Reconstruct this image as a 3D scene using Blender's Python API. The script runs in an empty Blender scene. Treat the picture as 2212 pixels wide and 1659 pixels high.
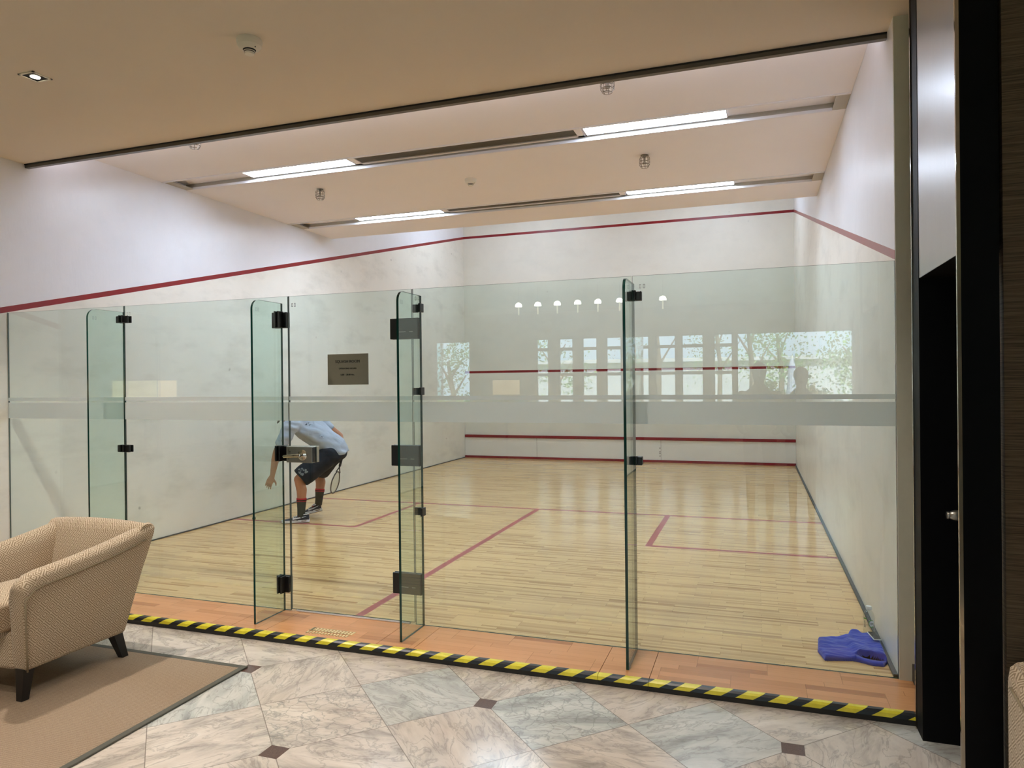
import bpy, bmesh, math, random
from mathutils import Vector, Matrix, Quaternion, noise as mnoise
random.seed(7)
PI = math.pi
SC = bpy.context.scene
COL = SC.collection
GZ = -0.055            # lobby floor level (court floor is z = 0)
CW, CL = 6.4, 9.52     # court width and length

# ------------------------------------------------------------------ materials
class NT:
    def __init__(self, name):
        self.m = bpy.data.materials.new(name); self.m.use_nodes = True
        self.t = self.m.node_tree; self.t.nodes.clear()
        self.out = self.t.nodes.new('ShaderNodeOutputMaterial')
    def n(self, typ, **kw):
        nd = self.t.nodes.new(typ)
        for k, v in kw.items():
            if k.startswith('i_'):
                key = k[2:]; key = int(key) if key.isdigit() else key.replace('_', ' ')
                self.set(nd.inputs[key], v)
            else: setattr(nd, k, v)
        return nd
    def set(self, sock, v):
        if isinstance(v, bpy.types.NodeSocket): self.t.links.new(v, sock)
        elif isinstance(v, bpy.types.Node): self.t.links.new(v.outputs[0], sock)
        else:
            if isinstance(v, (tuple, list)) and len(v) == 3 and sock.type == 'RGBA': v = (*v, 1)
            sock.default_value = v
    def math(self, op, a, b=None, c=None):
        nd = self.t.nodes.new('ShaderNodeMath'); nd.operation = op
        self.set(nd.inputs[0], a)
        if b is not None: self.set(nd.inputs[1], b)
        if c is not None: self.set(nd.inputs[2], c)
        return nd.outputs[0]
    def mix(self, f, a, b, blend='MIX'):
        nd = self.t.nodes.new('ShaderNodeMix'); nd.data_type = 'RGBA'; nd.blend_type = blend
        self.set(nd.inputs[0], f); self.set(nd.inputs[6], a); self.set(nd.inputs[7], b)
        return nd.outputs[2]
    def pos(self): return self.n('ShaderNodeNewGeometry').outputs['Position']
    def sep(self, v):
        s = self.n('ShaderNodeSeparateXYZ'); self.set(s.inputs[0], v); return s.outputs
    def comb(self, x, y, z):
        c = self.n('ShaderNodeCombineXYZ')
        for i, v in enumerate((x, y, z)): self.set(c.inputs[i], v)
        return c.outputs[0]
    def mapv(self, v, scale=(1, 1, 1), rot=(0, 0, 0), loc=(0, 0, 0)):
        mp = self.n('ShaderNodeMapping'); self.set(mp.inputs[0], v)
        mp.inputs['Scale'].default_value = scale; mp.inputs['Rotation'].default_value = rot; mp.inputs['Location'].default_value = loc
        return mp.outputs[0]
    def noise(self, v, scale, detail=3, rough=0.55, dist=0):
        nd = self.n('ShaderNodeTexNoise', noise_dimensions='3D'); self.set(nd.inputs['Vector'], v)
        nd.inputs['Scale'].default_value = scale; nd.inputs['Detail'].default_value = detail
        nd.inputs['Roughness'].default_value = rough; nd.inputs['Distortion'].default_value = dist
        return nd.outputs['Fac']
    def ramp(self, f, stops):
        r = self.n('ShaderNodeValToRGB'); self.set(r.inputs[0], f)
        e = r.color_ramp.elements
        while len(e) < len(stops): e.new(0.5)
        for el, (p, c) in zip(e, stops):
            el.position = p; el.color = (c, c, c, 1) if isinstance(c, (int, float)) else (*c, 1)
        return r.outputs[0]
    def bsdf(self, color, rough=0.5, metal=0.0, spec=0.5, normal=None, **kw):
        p = self.n('ShaderNodeBsdfPrincipled')
        self.set(p.inputs['Base Color'], color); self.set(p.inputs['Roughness'], rough)
        p.inputs['Metallic'].default_value = metal; p.inputs['Specular IOR Level'].default_value = spec
        if normal is not None: self.set(p.inputs['Normal'], normal)
        for k, v in kw.items(): self.set(p.inputs[k.replace('_', ' ')], v)
        return p.outputs[0]
    def bump(self, h, strength=0.2, dist=0.01):
        b = self.n('ShaderNodeBump'); self.set(b.inputs['Height'], h)
        b.inputs['Strength'].default_value = strength; b.inputs['Distance'].default_value = dist
        return b.outputs[0]
    def done(self, shader):
        self.set(self.out.inputs[0], shader); return self.m

def lin(r, g, b):
    f = lambda c: (c / 255 / 12.92) if c / 255 <= 0.04045 else ((c / 255 + 0.055) / 1.055) ** 2.4
    return (f(r), f(g), f(b))

M = {}
def simple(name, col, rough=0.5, metal=0.0, spec=0.5, var=0.06, scale=30.0, bump=0.0, **kw):
    """a plain coloured material with slight procedural variation"""
    N = NT(name); p = N.pos()
    nz = N.noise(p, scale, 4)
    c = N.mix(nz, tuple(x * (1 - var) for x in col), tuple(min(1, x * (1 + var)) for x in col))
    nm = N.bump(nz, bump, 0.005) if bump else None
    M[name] = N.done(N.bsdf(c, rough, metal, spec, nm, **kw)); return M[name]

def emit(name, col, strength):
    N = NT(name); e = N.n('ShaderNodeEmission'); e.inputs[0].default_value = (*col, 1); e.inputs[1].default_value = strength
    M[name] = N.done(e.outputs[0]); return M[name]

def plaster(name, col, rough, marks=0.0, streak=0.0, spec=0.5):
    N = NT(name); p = N.pos()
    big = N.noise(p, 0.9, 4, 0.6); mid = N.noise(p, 6, 4, 0.6)
    c = N.mix(N.ramp(big, [(0.3, 0.0), (0.7, 1.0)]), tuple(x * 0.95 for x in col), tuple(min(1, x * 1.03) for x in col))
    c = N.mix(N.math('MULTIPLY', N.ramp(mid, [(0.5, 0.0), (0.75, 1.0)]), 0.25), c, tuple(x * 0.9 for x in col))
    if marks:   # ball smudges and scuffs
        v = N.n('ShaderNodeTexVoronoi', feature='F1'); N.set(v.inputs['Vector'], p); v.inputs['Scale'].default_value = 3.2
        d = N.math('ADD', v.outputs['Distance'], N.math('MULTIPLY', N.noise(p, 35, 2), 0.10))
        spot = N.ramp(d, [(0.075, 1.0), (0.115, 0.0)])
        gate = N.ramp(N.noise(p, 0.7, 2), [(0.45, 0.0), (0.6, 1.0)])
        sm = N.ramp(N.noise(N.mapv(p, (1.2, 1.0, 2.6)), 1.3, 5, 0.65), [(0.5, 0.0), (0.78, 1.0)])
        c = N.mix(N.math('MULTIPLY', N.math('MULTIPLY', spot, gate), 0.5 * marks), c, (0.20, 0.20, 0.17))
        c = N.mix(N.math('MULTIPLY', sm, 0.28 * marks), c, (0.33, 0.33, 0.28))
    h = N.noise(N.mapv(p, (1, 1, 0.35)), 45, 4, 0.6)
    h2 = N.noise(N.mapv(p, (1, 1, 0.25)), 5, 3)
    hh = N.math('ADD', N.math('MULTIPLY', h, 0.35), h2)
    M[name] = N.done(N.bsdf(c, rough, 0, spec, N.bump(hh, 0.10 + streak, 0.01))); return M[name]

plaster('wall_white', (0.79, 0.80, 0.85), 0.32, 0.0, 0.12)
plaster('wall_cream', (0.82, 0.80, 0.73), 0.34, 1.2, 0.10)
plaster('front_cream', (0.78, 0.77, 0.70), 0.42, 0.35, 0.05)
plaster('tin_white', (0.80, 0.78, 0.74), 0.4, 0.2, 0.0)
simple('red_line', lin(130, 12, 22), 0.28, var=0.12, scale=14)
simple('red_tin', lin(128, 20, 32), 0.22, var=0.1)
simple('red_floor_tape', lin(164, 70, 68), 0.35, var=0.08, scale=8)
simple('lobby_ceiling_paint', (0.77, 0.69, 0.585), 0.8, spec=0.2, var=0.03, scale=2)
simple('court_ceiling_paint', (0.90, 0.875, 0.885), 0.75, spec=0.2, var=0.03, scale=1.5)
simple('white_trim', (0.82, 0.82, 0.86), 0.45, var=0.02)
simple('grey_recess', (0.42, 0.39, 0.33), 0.7, var=0.05)
simple('soffit_metal', (0.085, 0.075, 0.063), 0.35, spec=0.5, var=0.1)
simple('black_gap', (0.004, 0.004, 0.004), 0.6)
simple('lobby_wall', (0.45, 0.38, 0.29), 0.7, var=0.05, scale=3)
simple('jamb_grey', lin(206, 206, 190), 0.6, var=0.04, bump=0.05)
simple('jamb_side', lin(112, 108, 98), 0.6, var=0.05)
simple('black_lacquer', (0.003, 0.003, 0.0035), 0.55, spec=0.12, var=0.2)
simple('polished_trim', (0.55, 0.50, 0.42), 0.12, metal=1.0, var=0.05)
simple('black_fitting', (0.006, 0.006, 0.006), 0.32, var=0.2)
simple('satin_steel', (0.42, 0.41, 0.37), 0.34, metal=1.0, var=0.05, scale=60)
simple('chrome', (0.72, 0.69, 0.62), 0.10, metal=1.0, var=0.02)
simple('sign_face', lin(132, 129, 114), 0.35, metal=0.3, var=0.04)
simple('sign_ink', (0.010, 0.010, 0.009), 0.6)
simple('etched', (0.42, 0.44, 0.43), 0.7)
simple('black_wood', (0.006, 0.005, 0.005), 0.4, var=0.3)
simple('rug_border', lin(82, 80, 70), 0.75, var=0.15, scale=80)
simple('black_face', (0.014, 0.013, 0.012), 0.45, var=0.2)
simple('sealant', (0.05, 0.055, 0.055), 0.5, var=0.3)
simple('plastic_white', (0.80, 0.77, 0.68), 0.45, var=0.02)
simple('dark_slot', (0.01, 0.009, 0.008), 0.6)
simple('vent_mesh', (0.22, 0.20, 0.165), 0.6, var=0.3, scale=220)
simple('cream_pad', lin(232, 212, 160), 0.6, var=0.06)
simple('skin', lin(176, 122, 92), 0.5, var=0.08, scale=12)
simple('hair', lin(70, 44, 30), 0.6, var=0.35, scale=90)
simple('shirt', lin(176, 186, 202), 0.85, spec=0.2, var=0.05, scale=18)
simple('shorts', (0.010, 0.013, 0.022), 0.75, spec=0.3, var=0.4, scale=14)
simple('shorts_print', (0.16, 0.18, 0.19), 0.8, var=0.4, scale=60)
simple('sock', lin(58, 60, 56), 0.95, spec=0.1, var=0.15, scale=160)
simple('sock_red', lin(178, 40, 56), 0.9, spec=0.1)
simple('sock_black', (0.008, 0.008, 0.01), 0.9, spec=0.1)
simple('shoe_navy', lin(24, 30, 50), 0.65, var=0.15, scale=60)
simple('shoe_white', lin(228, 232, 240), 0.5, var=0.03)
simple('shoe_red', lin(214, 66, 50), 0.6)
simple('outsole', lin(120, 100, 78), 0.7, var=0.15)
simple('racket_frame', (0.10, 0.09, 0.09), 0.25, metal=0.4, var=0.6, scale=12)
simple('racket_grip', (0.012, 0.012, 0.012), 0.7)
simple('racket_string', lin(210, 205, 160), 0.5)
simple('rubber_ball', lin(52, 66, 58), 0.8)
simple('phone_glass', (0.006, 0.010, 0.014), 0.08)
simple('phone_rim', lin(232, 228, 214), 0.35)
simple('bottle_cap', (0.86, 0.88, 0.88), 0.35)
simple('label_green', lin(92, 156, 66), 0.5)
simple('label_ink', (0.03, 0.05, 0.04), 0.5)
simple('label_white', (0.85, 0.87, 0.85), 0.5)
simple('lens_metal', (0.30, 0.29, 0.27), 0.3, metal=0.8)
simple('wire_metal', (0.32, 0.29, 0.26), 0.25, metal=1.0)
simple('backlit_silhouette', (0.02, 0.02, 0.024), 0.85, spec=0.2)  # near black puts the onlookers' backlit shade into the colour
simple('leaf', (0.22, 0.42, 0.10), 0.6, var=0.7, scale=9)
simple('bark', (0.12, 0.09, 0.06), 0.8, var=0.4)
simple('lawn', (0.12, 0.20, 0.06), 0.9, var=0.5, scale=3)
simple('window_frame', (0.06, 0.05, 0.042), 0.5)
simple('building', (0.50, 0.52, 0.55), 0.8, var=0.1, scale=1.0)
emit('tube_light', (0.80, 0.93, 1.12), 39.5)
emit('cove_glow', (0.96, 0.93, 1.04), 40.0)
emit('downlight_glow', (1.0, 0.86, 0.62), 30.0)
emit('pendant_glow', (1.0, 0.95, 0.84), 22.0)
emit('stem_glow', (1.0, 0.88, 0.66), 3.5)
emit('lampshade_glow', (1.0, 0.72, 0.38), 2.2)

# thin architectural glass: Fresnel mix of clear tinted transmission and mirror reflection
def glass(name, tint, ior=1.5):
    N = NT(name)
    bf = N.n('ShaderNodeNewGeometry').outputs['Backfacing']
    ir = N.math('ADD', N.math('MULTIPLY', bf, 1 / ior - ior), ior)
    fr = N.n('ShaderNodeFresnel'); N.set(fr.inputs['IOR'], ir)
    f = N.math('MINIMUM', fr.outputs[0], 0.9)
    t = N.n('ShaderNodeBsdfTransparent'); t.inputs[0].default_value = (*tint, 1)
    g = N.n('ShaderNodeBsdfGlossy'); g.inputs['Roughness'].default_value = 0.0; g.inputs[0].default_value = (1, 1, 1, 1)
    mx = N.n('ShaderNodeMixShader'); N.set(mx.inputs[0], f); N.set(mx.inputs[1], t.outputs[0]); N.set(mx.inputs[2], g.outputs[0])
    M[name] = N.done(mx.outputs[0])
glass('pane_glass', (0.918, 0.970, 0.960))
glass('fin_glass', (0.875, 0.952, 0.928))
glass('bottle_plastic', (0.90, 0.925, 0.925), 1.5)
N = NT('glass_edge')
M['glass_edge'] = N.done(N.bsdf(N.mix(N.noise(N.pos(), 3, 2), (0.002, 0.022, 0.017), (0.006, 0.045, 0.035)), 0.08))
N = NT('glass_top_edge')
M['glass_top_edge'] = N.done(N.bsdf(N.mix(N.noise(N.pos(), 3, 2), (0.05, 0.085, 0.075), (0.09, 0.12, 0.11)), 0.1))
# frosted film
N = NT('frosted_film')
dd = N.n('ShaderNodeBsdfDiffuse'); dd.inputs[0].default_value = (0.84, 0.86, 0.85, 1)
tl = N.n('ShaderNodeBsdfTranslucent'); tl.inputs[0].default_value = (0.84, 0.88, 0.87, 1)
fz = N.math('MULTIPLY', N.noise(N.pos(), 120, 2), 0.2)
mx = N.n('ShaderNodeMixShader'); N.set(mx.inputs[0], N.math('ADD', fz, 0.58)); N.set(mx.inputs[1], dd.outputs[0]); N.set(mx.inputs[2], tl.outputs[0])
M['frosted_film'] = N.done(mx.outputs[0])

# strip parquet (planks run along X)
def parquet(name, h, w, light, dark, rough, stretch=60, coat=0.0):
    N = NT(name); p = N.pos(); x, y, z = N.sep(p)
    yy = N.math('DIVIDE', y, h); row = N.math('FLOOR', yy)
    wn = N.n('ShaderNodeTexWhiteNoise', noise_dimensions='1D'); N.set(wn.inputs['W'], row)
    # planks laid in blocks: the butt joints mostly line up in columns with small offsets
    xx = N.math('ADD', N.math('DIVIDE', x, w), N.math('MULTIPLY', N.math('FLOOR', N.math('MULTIPLY', wn.outputs[0], 4)), 0.25))
    colm = N.math('FLOOR', xx)
    wn2 = N.n('ShaderNodeTexWhiteNoise', noise_dimensions='3D'); N.set(wn2.inputs['Vector'], N.comb(row, colm, 0.37))
    fx = N.math('FRACT', xx); fy = N.math('FRACT', yy)
    grain = N.noise(N.comb(N.math('MULTIPLY', x, 3.0), N.math('MULTIPLY', y, stretch), wn2.outputs[0]), 1.0, 5, 0.6)
    tone = N.math('ADD', N.math('MULTIPLY', N.math('POWER', wn2.outputs[0], 2.4), 0.80), N.math('MULTIPLY', N.math('SUBTRACT', grain, 0.5), 0.55))
    c = N.ramp(tone, [(0.0, light), (0.55, tuple((a * 0.55 + b * 0.45) for a, b in zip(light, dark))), (1.0, dark)])
    ex = N.math('LESS_THAN', fx, 0.003 / w); ey = N.math('LESS_THAN', fy, 0.0012 / h)
    seam = N.math('MAXIMUM', ex, ey)
    c = N.mix(N.math('MULTIPLY', seam, 0.40), c, tuple(v * 0.25 for v in dark))
    r = N.math('ADD', rough, N.math('MULTIPLY', N.noise(p, 4, 3), 0.10))
    nm = N.bump(N.math('SUBTRACT', N.math('MULTIPLY', N.noise(N.mapv(p, (1.0, 8.0, 1)), 7, 3), 0.5), N.math('MULTIPLY', seam, 0.3)), 0.07, 0.01)
    M[name] = N.done(N.bsdf(c, r, 0, 0.45, nm)); return M[name]
parquet('court_parquet', 0.024, 0.45, lin(224, 186, 130), lin(152, 108, 64), 0.13)
parquet('step_parquet', 0.055, 0.36, lin(208, 148, 98), lin(150, 94, 56), 0.16, stretch=40)

# polished marble laid diagonally with small dark inserts
def marble():
    N = NT('marble'); p = N.pos(); x, y, z = N.sep(p)
    k = 0.7135
    u = N.math('DIVIDE', N.math('ADD', N.math('SUBTRACT', x, 4.428), N.math('ADD', y, 0.80)), k)   # vertices are integers
    v = N.math('DIVIDE', N.math('SUBTRACT', N.math('SUBTRACT', x, 4.428), N.math('ADD', y, 0.80)), k)
    iu, iv = N.math('FLOOR', u), N.math('FLOOR', v)
    wn = N.n('ShaderNodeTexWhiteNoise', noise_dimensions='3D'); N.set(wn.inputs['Vector'], N.comb(iu, iv, 1.3))
    rs = N.sep(wn.outputs['Color'])
    ang = N.math('MULTIPLY', rs[0], 6.28)
    vr = N.n('ShaderNodeVectorRotate', rotation_type='Z_AXIS'); N.set(vr.inputs['Vector'], p); N.set(vr.inputs['Angle'], ang)
    q = N.n('ShaderNodeVectorMath', operation='ADD'); N.set(q.inputs[0], vr.outputs[0]); N.set(q.inputs[1], N.comb(N.math('MULTIPLY', rs[1], 40), N.math('MULTIPLY', rs[2], 40), 0))
    qs = N.mapv(q.outputs[0], (1.0, 2.6, 1.0))
    cloud = N.noise(qs, 3.0, 6, 0.62, 0.6)
    base = N.ramp(cloud, [(0.30, lin(160, 152, 144)), (0.5, lin(206, 194, 182)), (0.72, lin(226, 216, 204))])
    cool = N.ramp(cloud, [(0.30, lin(148, 150, 146)), (0.5, lin(190, 190, 184)), (0.72, lin(214, 212, 204))])
    base = N.mix(N.math('GREATER_THAN', rs[1], 0.6), base, cool)
    base = N.mix(N.math('MULTIPLY', rs[2], 0.30), base, lin(168, 146, 130))
    # veins
    vn = N.noise(qs, 4.2, 7, 0.6, 0.9)
    vein = N.ramp(N.math('ABSOLUTE', N.math('SUBTRACT', vn, 0.5)), [(0.0, 1.0), (0.012, 0.55), (0.035, 0.0)])
    vo = N.n('ShaderNodeTexVoronoi', feature='DISTANCE_TO_EDGE'); 
    wob = N.n('ShaderNodeVectorMath', operation='ADD'); nz = N.n('ShaderNodeTexNoise'); N.set(nz.inputs['Vector'], q.outputs[0]); nz.inputs['Scale'].default_value = 9; nz.inputs['Detail'].default_value = 4
    sc = N.n('ShaderNodeVectorMath', operation='SCALE'); N.set(sc.inputs[0], nz.outputs['Color']); sc.inputs['Scale'].default_value = 0.16
    N.set(wob.inputs[0], q.outputs[0]); N.set(wob.inputs[1], sc.outputs[0]); N.set(vo.inputs['Vector'], wob.outputs[0]); vo.inputs['Scale'].default_value = 11
    crack = N.ramp(vo.outputs['Distance'], [(0.0, 1.0), (0.05, 0.0)])
    crack = N.math('MULTIPLY', crack, N.math('GREATER_THAN', rs[0], 0.72))
    base = N.mix(N.math('MULTIPLY', vein, 0.45), base, lin(118, 112, 106))
    base = N.mix(N.math('MULTIPLY', crack, 0.55), base, lin(120, 122, 118))
    pat = N.ramp(N.noise(qs, 1.6, 5, 0.7, 1.2), [(0.56, 0.0), (0.70, 1.0)])
    base = N.mix(N.math('MULTIPLY', pat, 0.42), base, lin(140, 124, 112))
    # joints
    fu = N.math('ABSOLUTE', N.math('SUBTRACT', N.math('FRACT', N.math('ADD', u, 0.5)), 0.5))
    fv = N.math('ABSOLUTE', N.math('SUBTRACT', N.math('FRACT', N.math('ADD', v, 0.5)), 0.5))
    joint = N.math('LESS_THAN', N.math('MINIMUM', fu, fv), 0.0042)
    base = N.mix(N.math('MULTIPLY', joint, 0.7), base, lin(112, 102, 94))
    # inserts: axis aligned squares at every second vertex both ways
    def near(val):   # signed distance to the nearest even integer
        return N.math('MULTIPLY', N.math('SUBTRACT', N.math('FRACT', N.math('ADD', N.math('MULTIPLY', val, 0.5), 0.5)), 0.5), 2.0)
    du, dv = near(u), near(v)
    ax = N.math('ABSOLUTE', N.math('ADD', du, dv)); ay = N.math('ABSOLUTE', N.math('SUBTRACT', du, dv))
    ins = N.math('LESS_THAN', N.math('MAXIMUM', ax, ay), 0.095 / k)
    base = N.mix(ins, base, N.mix(N.noise(p, 160, 3), lin(70, 52, 46), lin(112, 88, 80)))
    r = N.math('ADD', 0.10, N.math('MULTIPLY', N.noise(p, 5, 4), 0.10))
    M['marble'] = N.done(N.bsdf(base, r, 0, 0.5, N.bump(N.noise(p, 14, 3), 0.035, 0.01)))
marble()

# upholstery: concentric diamonds, in UV metres
def upholstery(name='diamond_fabric', cell=0.050):
    N = NT(name); uv = N.n('ShaderNodeTexCoord').outputs['UV']; x, y, z = N.sep(uv)
    s = N.math('DIVIDE', N.math('ADD', x, y), cell * 1.414); t = N.math('DIVIDE', N.math('SUBTRACT', x, y), cell * 1.414)
    a = N.math('ABSOLUTE', N.math('SUBTRACT', N.math('FRACT', s), 0.5)); b = N.math('ABSOLUTE', N.math('SUBTRACT', N.math('FRACT', t), 0.5))
    d = N.math('MAXIMUM', a, b)
    band = N.math('PINGPONG', N.math('MULTIPLY', d, 5.0), 0.5)
    f = N.ramp(band, [(0.20, 0.0), (0.30, 1.0)])
    wv = N.noise(uv, 900, 2); wv2 = N.noise(uv, 60, 3)
    c = N.mix(f, lin(146, 124, 98), lin(216, 198, 172))
    c = N.mix(N.math('MULTIPLY', wv, 0.25), c, lin(150, 132, 108)); c = N.mix(N.math('MULTIPLY', wv2, 0.12), c, lin(150, 130, 108))
    M[name] = N.done(N.bsdf(c, 0.85, 0, 0.2, N.bump(N.math('ADD', f, N.math('MULTIPLY', wv, 0.4)), 0.12, 0.003), Sheen_Weight=0.2))
upholstery()
simple('piping_fabric', lin(150, 136, 112), 0.8, spec=0.2)

N = NT('rug_loop'); p = N.pos()
w1 = N.n('ShaderNodeTexWave', wave_type='BANDS', bands_direction='Y'); N.set(w1.inputs['Vector'], p); w1.inputs['Scale'].default_value = 26; w1.inputs['Distortion'].default_value = 2.2; w1.inputs['Detail'].default_value = 3; w1.inputs['Detail Scale'].default_value = 6
g1 = N.noise(p, 260, 3)
c = N.mix(g1, lin(126, 108, 90), lin(184, 162, 138))
c = N.mix(N.math('MULTIPLY', w1.outputs['Fac'], 0.3), c, lin(128, 102, 80))
c = N.mix(N.math('MULTIPLY', N.ramp(N.noise(p, 320, 1), [(0.6, 0.0), (0.7, 1.0)]), 0.5), c, lin(84, 68, 56))
M['rug_loop'] = N.done(N.bsdf(c, 0.95, 0, 0.1, N.bump(N.math('ADD', g1, w1.outputs['Fac']), 0.5, 0.004)))

# warning stripes
N = NT('warning_stripe'); p = N.pos(); x, y, z = N.sep(p)
q = N.math('DIVIDE', N.math('ADD', N.math('SUBTRACT', x, 3.826), N.math('ADD', N.math('MULTIPLY', N.math('ADD', y, 0.42), -0.45), N.math('MULTIPLY', z, -1.6))), 0.152)
f = N.math('LESS_THAN', N.math('FRACT', q), 0.55)
c = N.mix(f, (0.012, 0.014, 0.016), N.mix(N.noise(p, 30, 4), lin(206, 190, 30), lin(240, 228, 70)))
M['warning_stripe'] = N.done(N.bsdf(c, 0.35, 0, 0.5))

# horizontal grass-cloth wallpaper
N = NT('grasscloth'); p = N.pos()
st = N.noise(N.mapv(p, (6, 6, 260)), 1.0, 4, 0.65)
M['grasscloth'] = N.done(N.bsdf(N.mix(N.ramp(st, [(0.35, 0.0), (0.65, 1.0)]), lin(70, 60, 48), lin(112, 98, 80)), 0.7, 0, 0.25, N.bump(st, 0.2, 0.003)))
# satin grey panel
N = NT('satin_panel'); p = N.pos()
st = N.noise(N.mapv(p, (1, 9, 4), (0.6, 0, 0)), 2.0, 4, 0.5)
M['satin_panel'] = N.done(N.bsdf(N.mix(st, (0.40, 0.39, 0.39), (0.48, 0.47, 0.47)), N.math('ADD', 0.26, N.math('MULTIPLY', st, 0.1)), 0.55, 0.5, N.bump(st, 0.06, 0.01)))
# blue cloth
N = NT('blue_cloth'); p = N.pos()
wv = N.noise(p, 420, 2); st = N.noise(N.mapv(p, (6, 30, 1), (0, 0, 0.1)), 2, 4)
M['blue_cloth'] = N.done(N.bsdf(N.mix(st, lin(38, 52, 150), lin(66, 84, 192)), 0.85, 0, 0.2, N.bump(wv, 0.3, 0.002), Sheen_Weight=0.3))

# ------------------------------------------------------------------ mesh helpers
class MB:
    """collects shapes into one mesh; each shape may carry a material slot"""
    def __init__(self): self.bm = bmesh.new()
    def quad(self, pts, mi=0):
        vs = [self.bm.verts.new(p) for p in pts]; f = self.bm.faces.new(vs); f.material_index = mi; return f
    def box(self, x0, x1, y0, y1, z0, z1, mi=0, bev=0.0, seg=2):
        r = bmesh.ops.create_cube(self.bm, size=1.0)
        bmesh.ops.scale(self.bm, vec=(x1 - x0, y1 - y0, z1 - z0), verts=r['verts'])
        bmesh.ops.translate(self.bm, vec=((x0 + x1) / 2, (y0 + y1) / 2, (z0 + z1) / 2), verts=r['verts'])
        fs = list({f for v in r['verts'] for f in v.link_faces})
        for f in fs: f.material_index = mi
        if bev:
            es = list({e for v in r['verts'] for e in v.link_edges})
            o = bmesh.ops.bevel(self.bm, geom=es, offset=bev, segments=seg, affect='EDGES', profile=0.5)
            for f in o['faces']: f.material_index = mi
        return fs
    def prism(self, pts, axis, a, b, mi=0, cap=None):
        """polygon (2-D pts) extruded along axis from a to b"""
        def P(p, t):
            return {'X': (t, p[0], p[1]), 'Y': (p[0], t, p[1]), 'Z': (p[0], p[1], t)}[axis]
        A = [self.bm.verts.new(P(p, a)) for p in pts]; B = [self.bm.verts.new(P(p, b)) for p in pts]
        n = len(pts); cap = mi if cap is None else cap
        f = self.bm.faces.new(A); f.material_index = cap
        f = self.bm.faces.new(B[::-1]); f.material_index = cap
        for i in range(n):
            f = self.bm.faces.new((A[i], B[i], B[(i + 1) % n], A[(i + 1) % n])); f.material_index = mi
    def loft(self, rings, mi=0, caps=True, closed=True):
        R = [[self.bm.verts.new(p) for p in r] for r in rings]; n = len(R[0])
        for i in range(len(R) - 1):
            for j in range(n if closed else n - 1):
                f = self.bm.faces.new((R[i][j], R[i][(j + 1) % n], R[i + 1][(j + 1) % n], R[i + 1][j])); f.material_index = mi
        if caps and closed:
            self.bm.faces.new(R[0][::-1]).material_index = mi; self.bm.faces.new(R[-1]).material_index = mi
        return R
    def lathe(self, prof, c, axis=(0, 0, 1), n=24, mi=0, caps=True):
        """prof: list of (radius, height); around axis through c"""
        ax = Vector(axis).normalized(); q = Vector((0, 0, 1)).rotation_difference(ax); c = Vector(c)
        rings = []
        for r, h in prof:
            rings.append([c + q @ Vector((max(r, 1e-5) * math.cos(2 * PI * k / n), max(r, 1e-5) * math.sin(2 * PI * k / n), h)) for k in range(n)])
        self.loft(rings, mi, caps)
    def tube(self, pts, rad, n=8, mi=0, closed=False):
        pts = [Vector(p) for p in pts]; m = len(pts); rings = []
        up = None
        for i, p in enumerate(pts):
            if closed: d = pts[(i + 1) % m] - pts[i - 1]
            else: d = pts[min(i + 1, m - 1)] - pts[max(i - 1, 0)]
            d.normalize()
            if up is None:
                up = Vector((0, 0, 1)) if abs(d.z) < 0.9 else Vector((1, 0, 0))
            s = d.cross(up)
            if s.length < 1e-6: s = d.orthogonal()
            s.normalize(); up = s.cross(d).normalized()
            r = rad[i] if isinstance(rad, (list, tuple)) else rad
            rings.append([p + r * (s * math.cos(2 * PI * k / n) + up * math.sin(2 * PI * k / n)) for k in range(n)])
        if closed: rings.append(rings[0]); self.loft(rings, mi, caps=False); bmesh.ops.remove_doubles(self.bm, verts=self.bm.verts, dist=1e-6)
        else: self.loft(rings, mi)
    def ell(self, c, r, mi=0, rot=None, seg=20, rings=12):
        o = bmesh.ops.create_uvsphere(self.bm, u_segments=seg, v_segments=rings, radius=1.0)
        mat = Matrix.Translation(Vector(c)) @ (rot.to_matrix().to_4x4() if rot else Matrix()) @ Matrix.Diagonal((*r, 1))
        bmesh.ops.transform(self.bm, matrix=mat, verts=o['verts'])
        for f in {f for v in o['verts'] for f in v.link_faces}: f.material_index = mi
    def cap(self, p0, p1, r0, r1, n=14):
        """tapered capsule"""
        p0, p1 = Vector(p0), Vector(p1); d = p1 - p0; L = d.length
        q = Vector((0, 0, 1)).rotation_difference(d.normalized()) if L > 1e-6 else Quaternion()
        prof = [(r0 * math.cos(a), -r0 * math.sin(a)) for a in (PI / 2 * .98, PI / 3, PI / 6, 0)] + [(r1 * math.cos(a), L + r1 * math.sin(a)) for a in (0, PI / 6, PI / 3, PI / 2 * .98)]
        rings = [[p0 + q @ Vector((r * math.cos(2 * PI * k / n), r * math.sin(2 * PI * k / n), h)) for k in range(n)] for r, h in prof]
        self.loft(rings)
    def build(self, name, mats, parent=None, smooth=False, angle=None):
        bmesh.ops.recalc_face_normals(self.bm, faces=self.bm.faces)
        me = bpy.data.meshes.new(name); self.bm.to_mesh(me); self.bm.free()
        if not isinstance(mats, (list, tuple)): mats = [mats]
        for mm in mats: me.materials.append(M[mm] if isinstance(mm, str) else mm)
        if smooth:
            for pl in me.polygons: pl.use_smooth = True
            if angle: 
                try: me.set_sharp_from_angle(angle=math.radians(angle))
                except Exception: pass
        o = bpy.data.objects.new(name, me); COL.objects.link(o)
        if parent is not None: attach(o, parent)
        return o

def attach(o, parent):
    o.parent = parent
    w = parent.matrix_basis.copy() if parent.parent is None else Matrix()
    # geometry is written in world metres: cancel the parent's placement
    o.matrix_parent_inverse = w.inverted()

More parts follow.
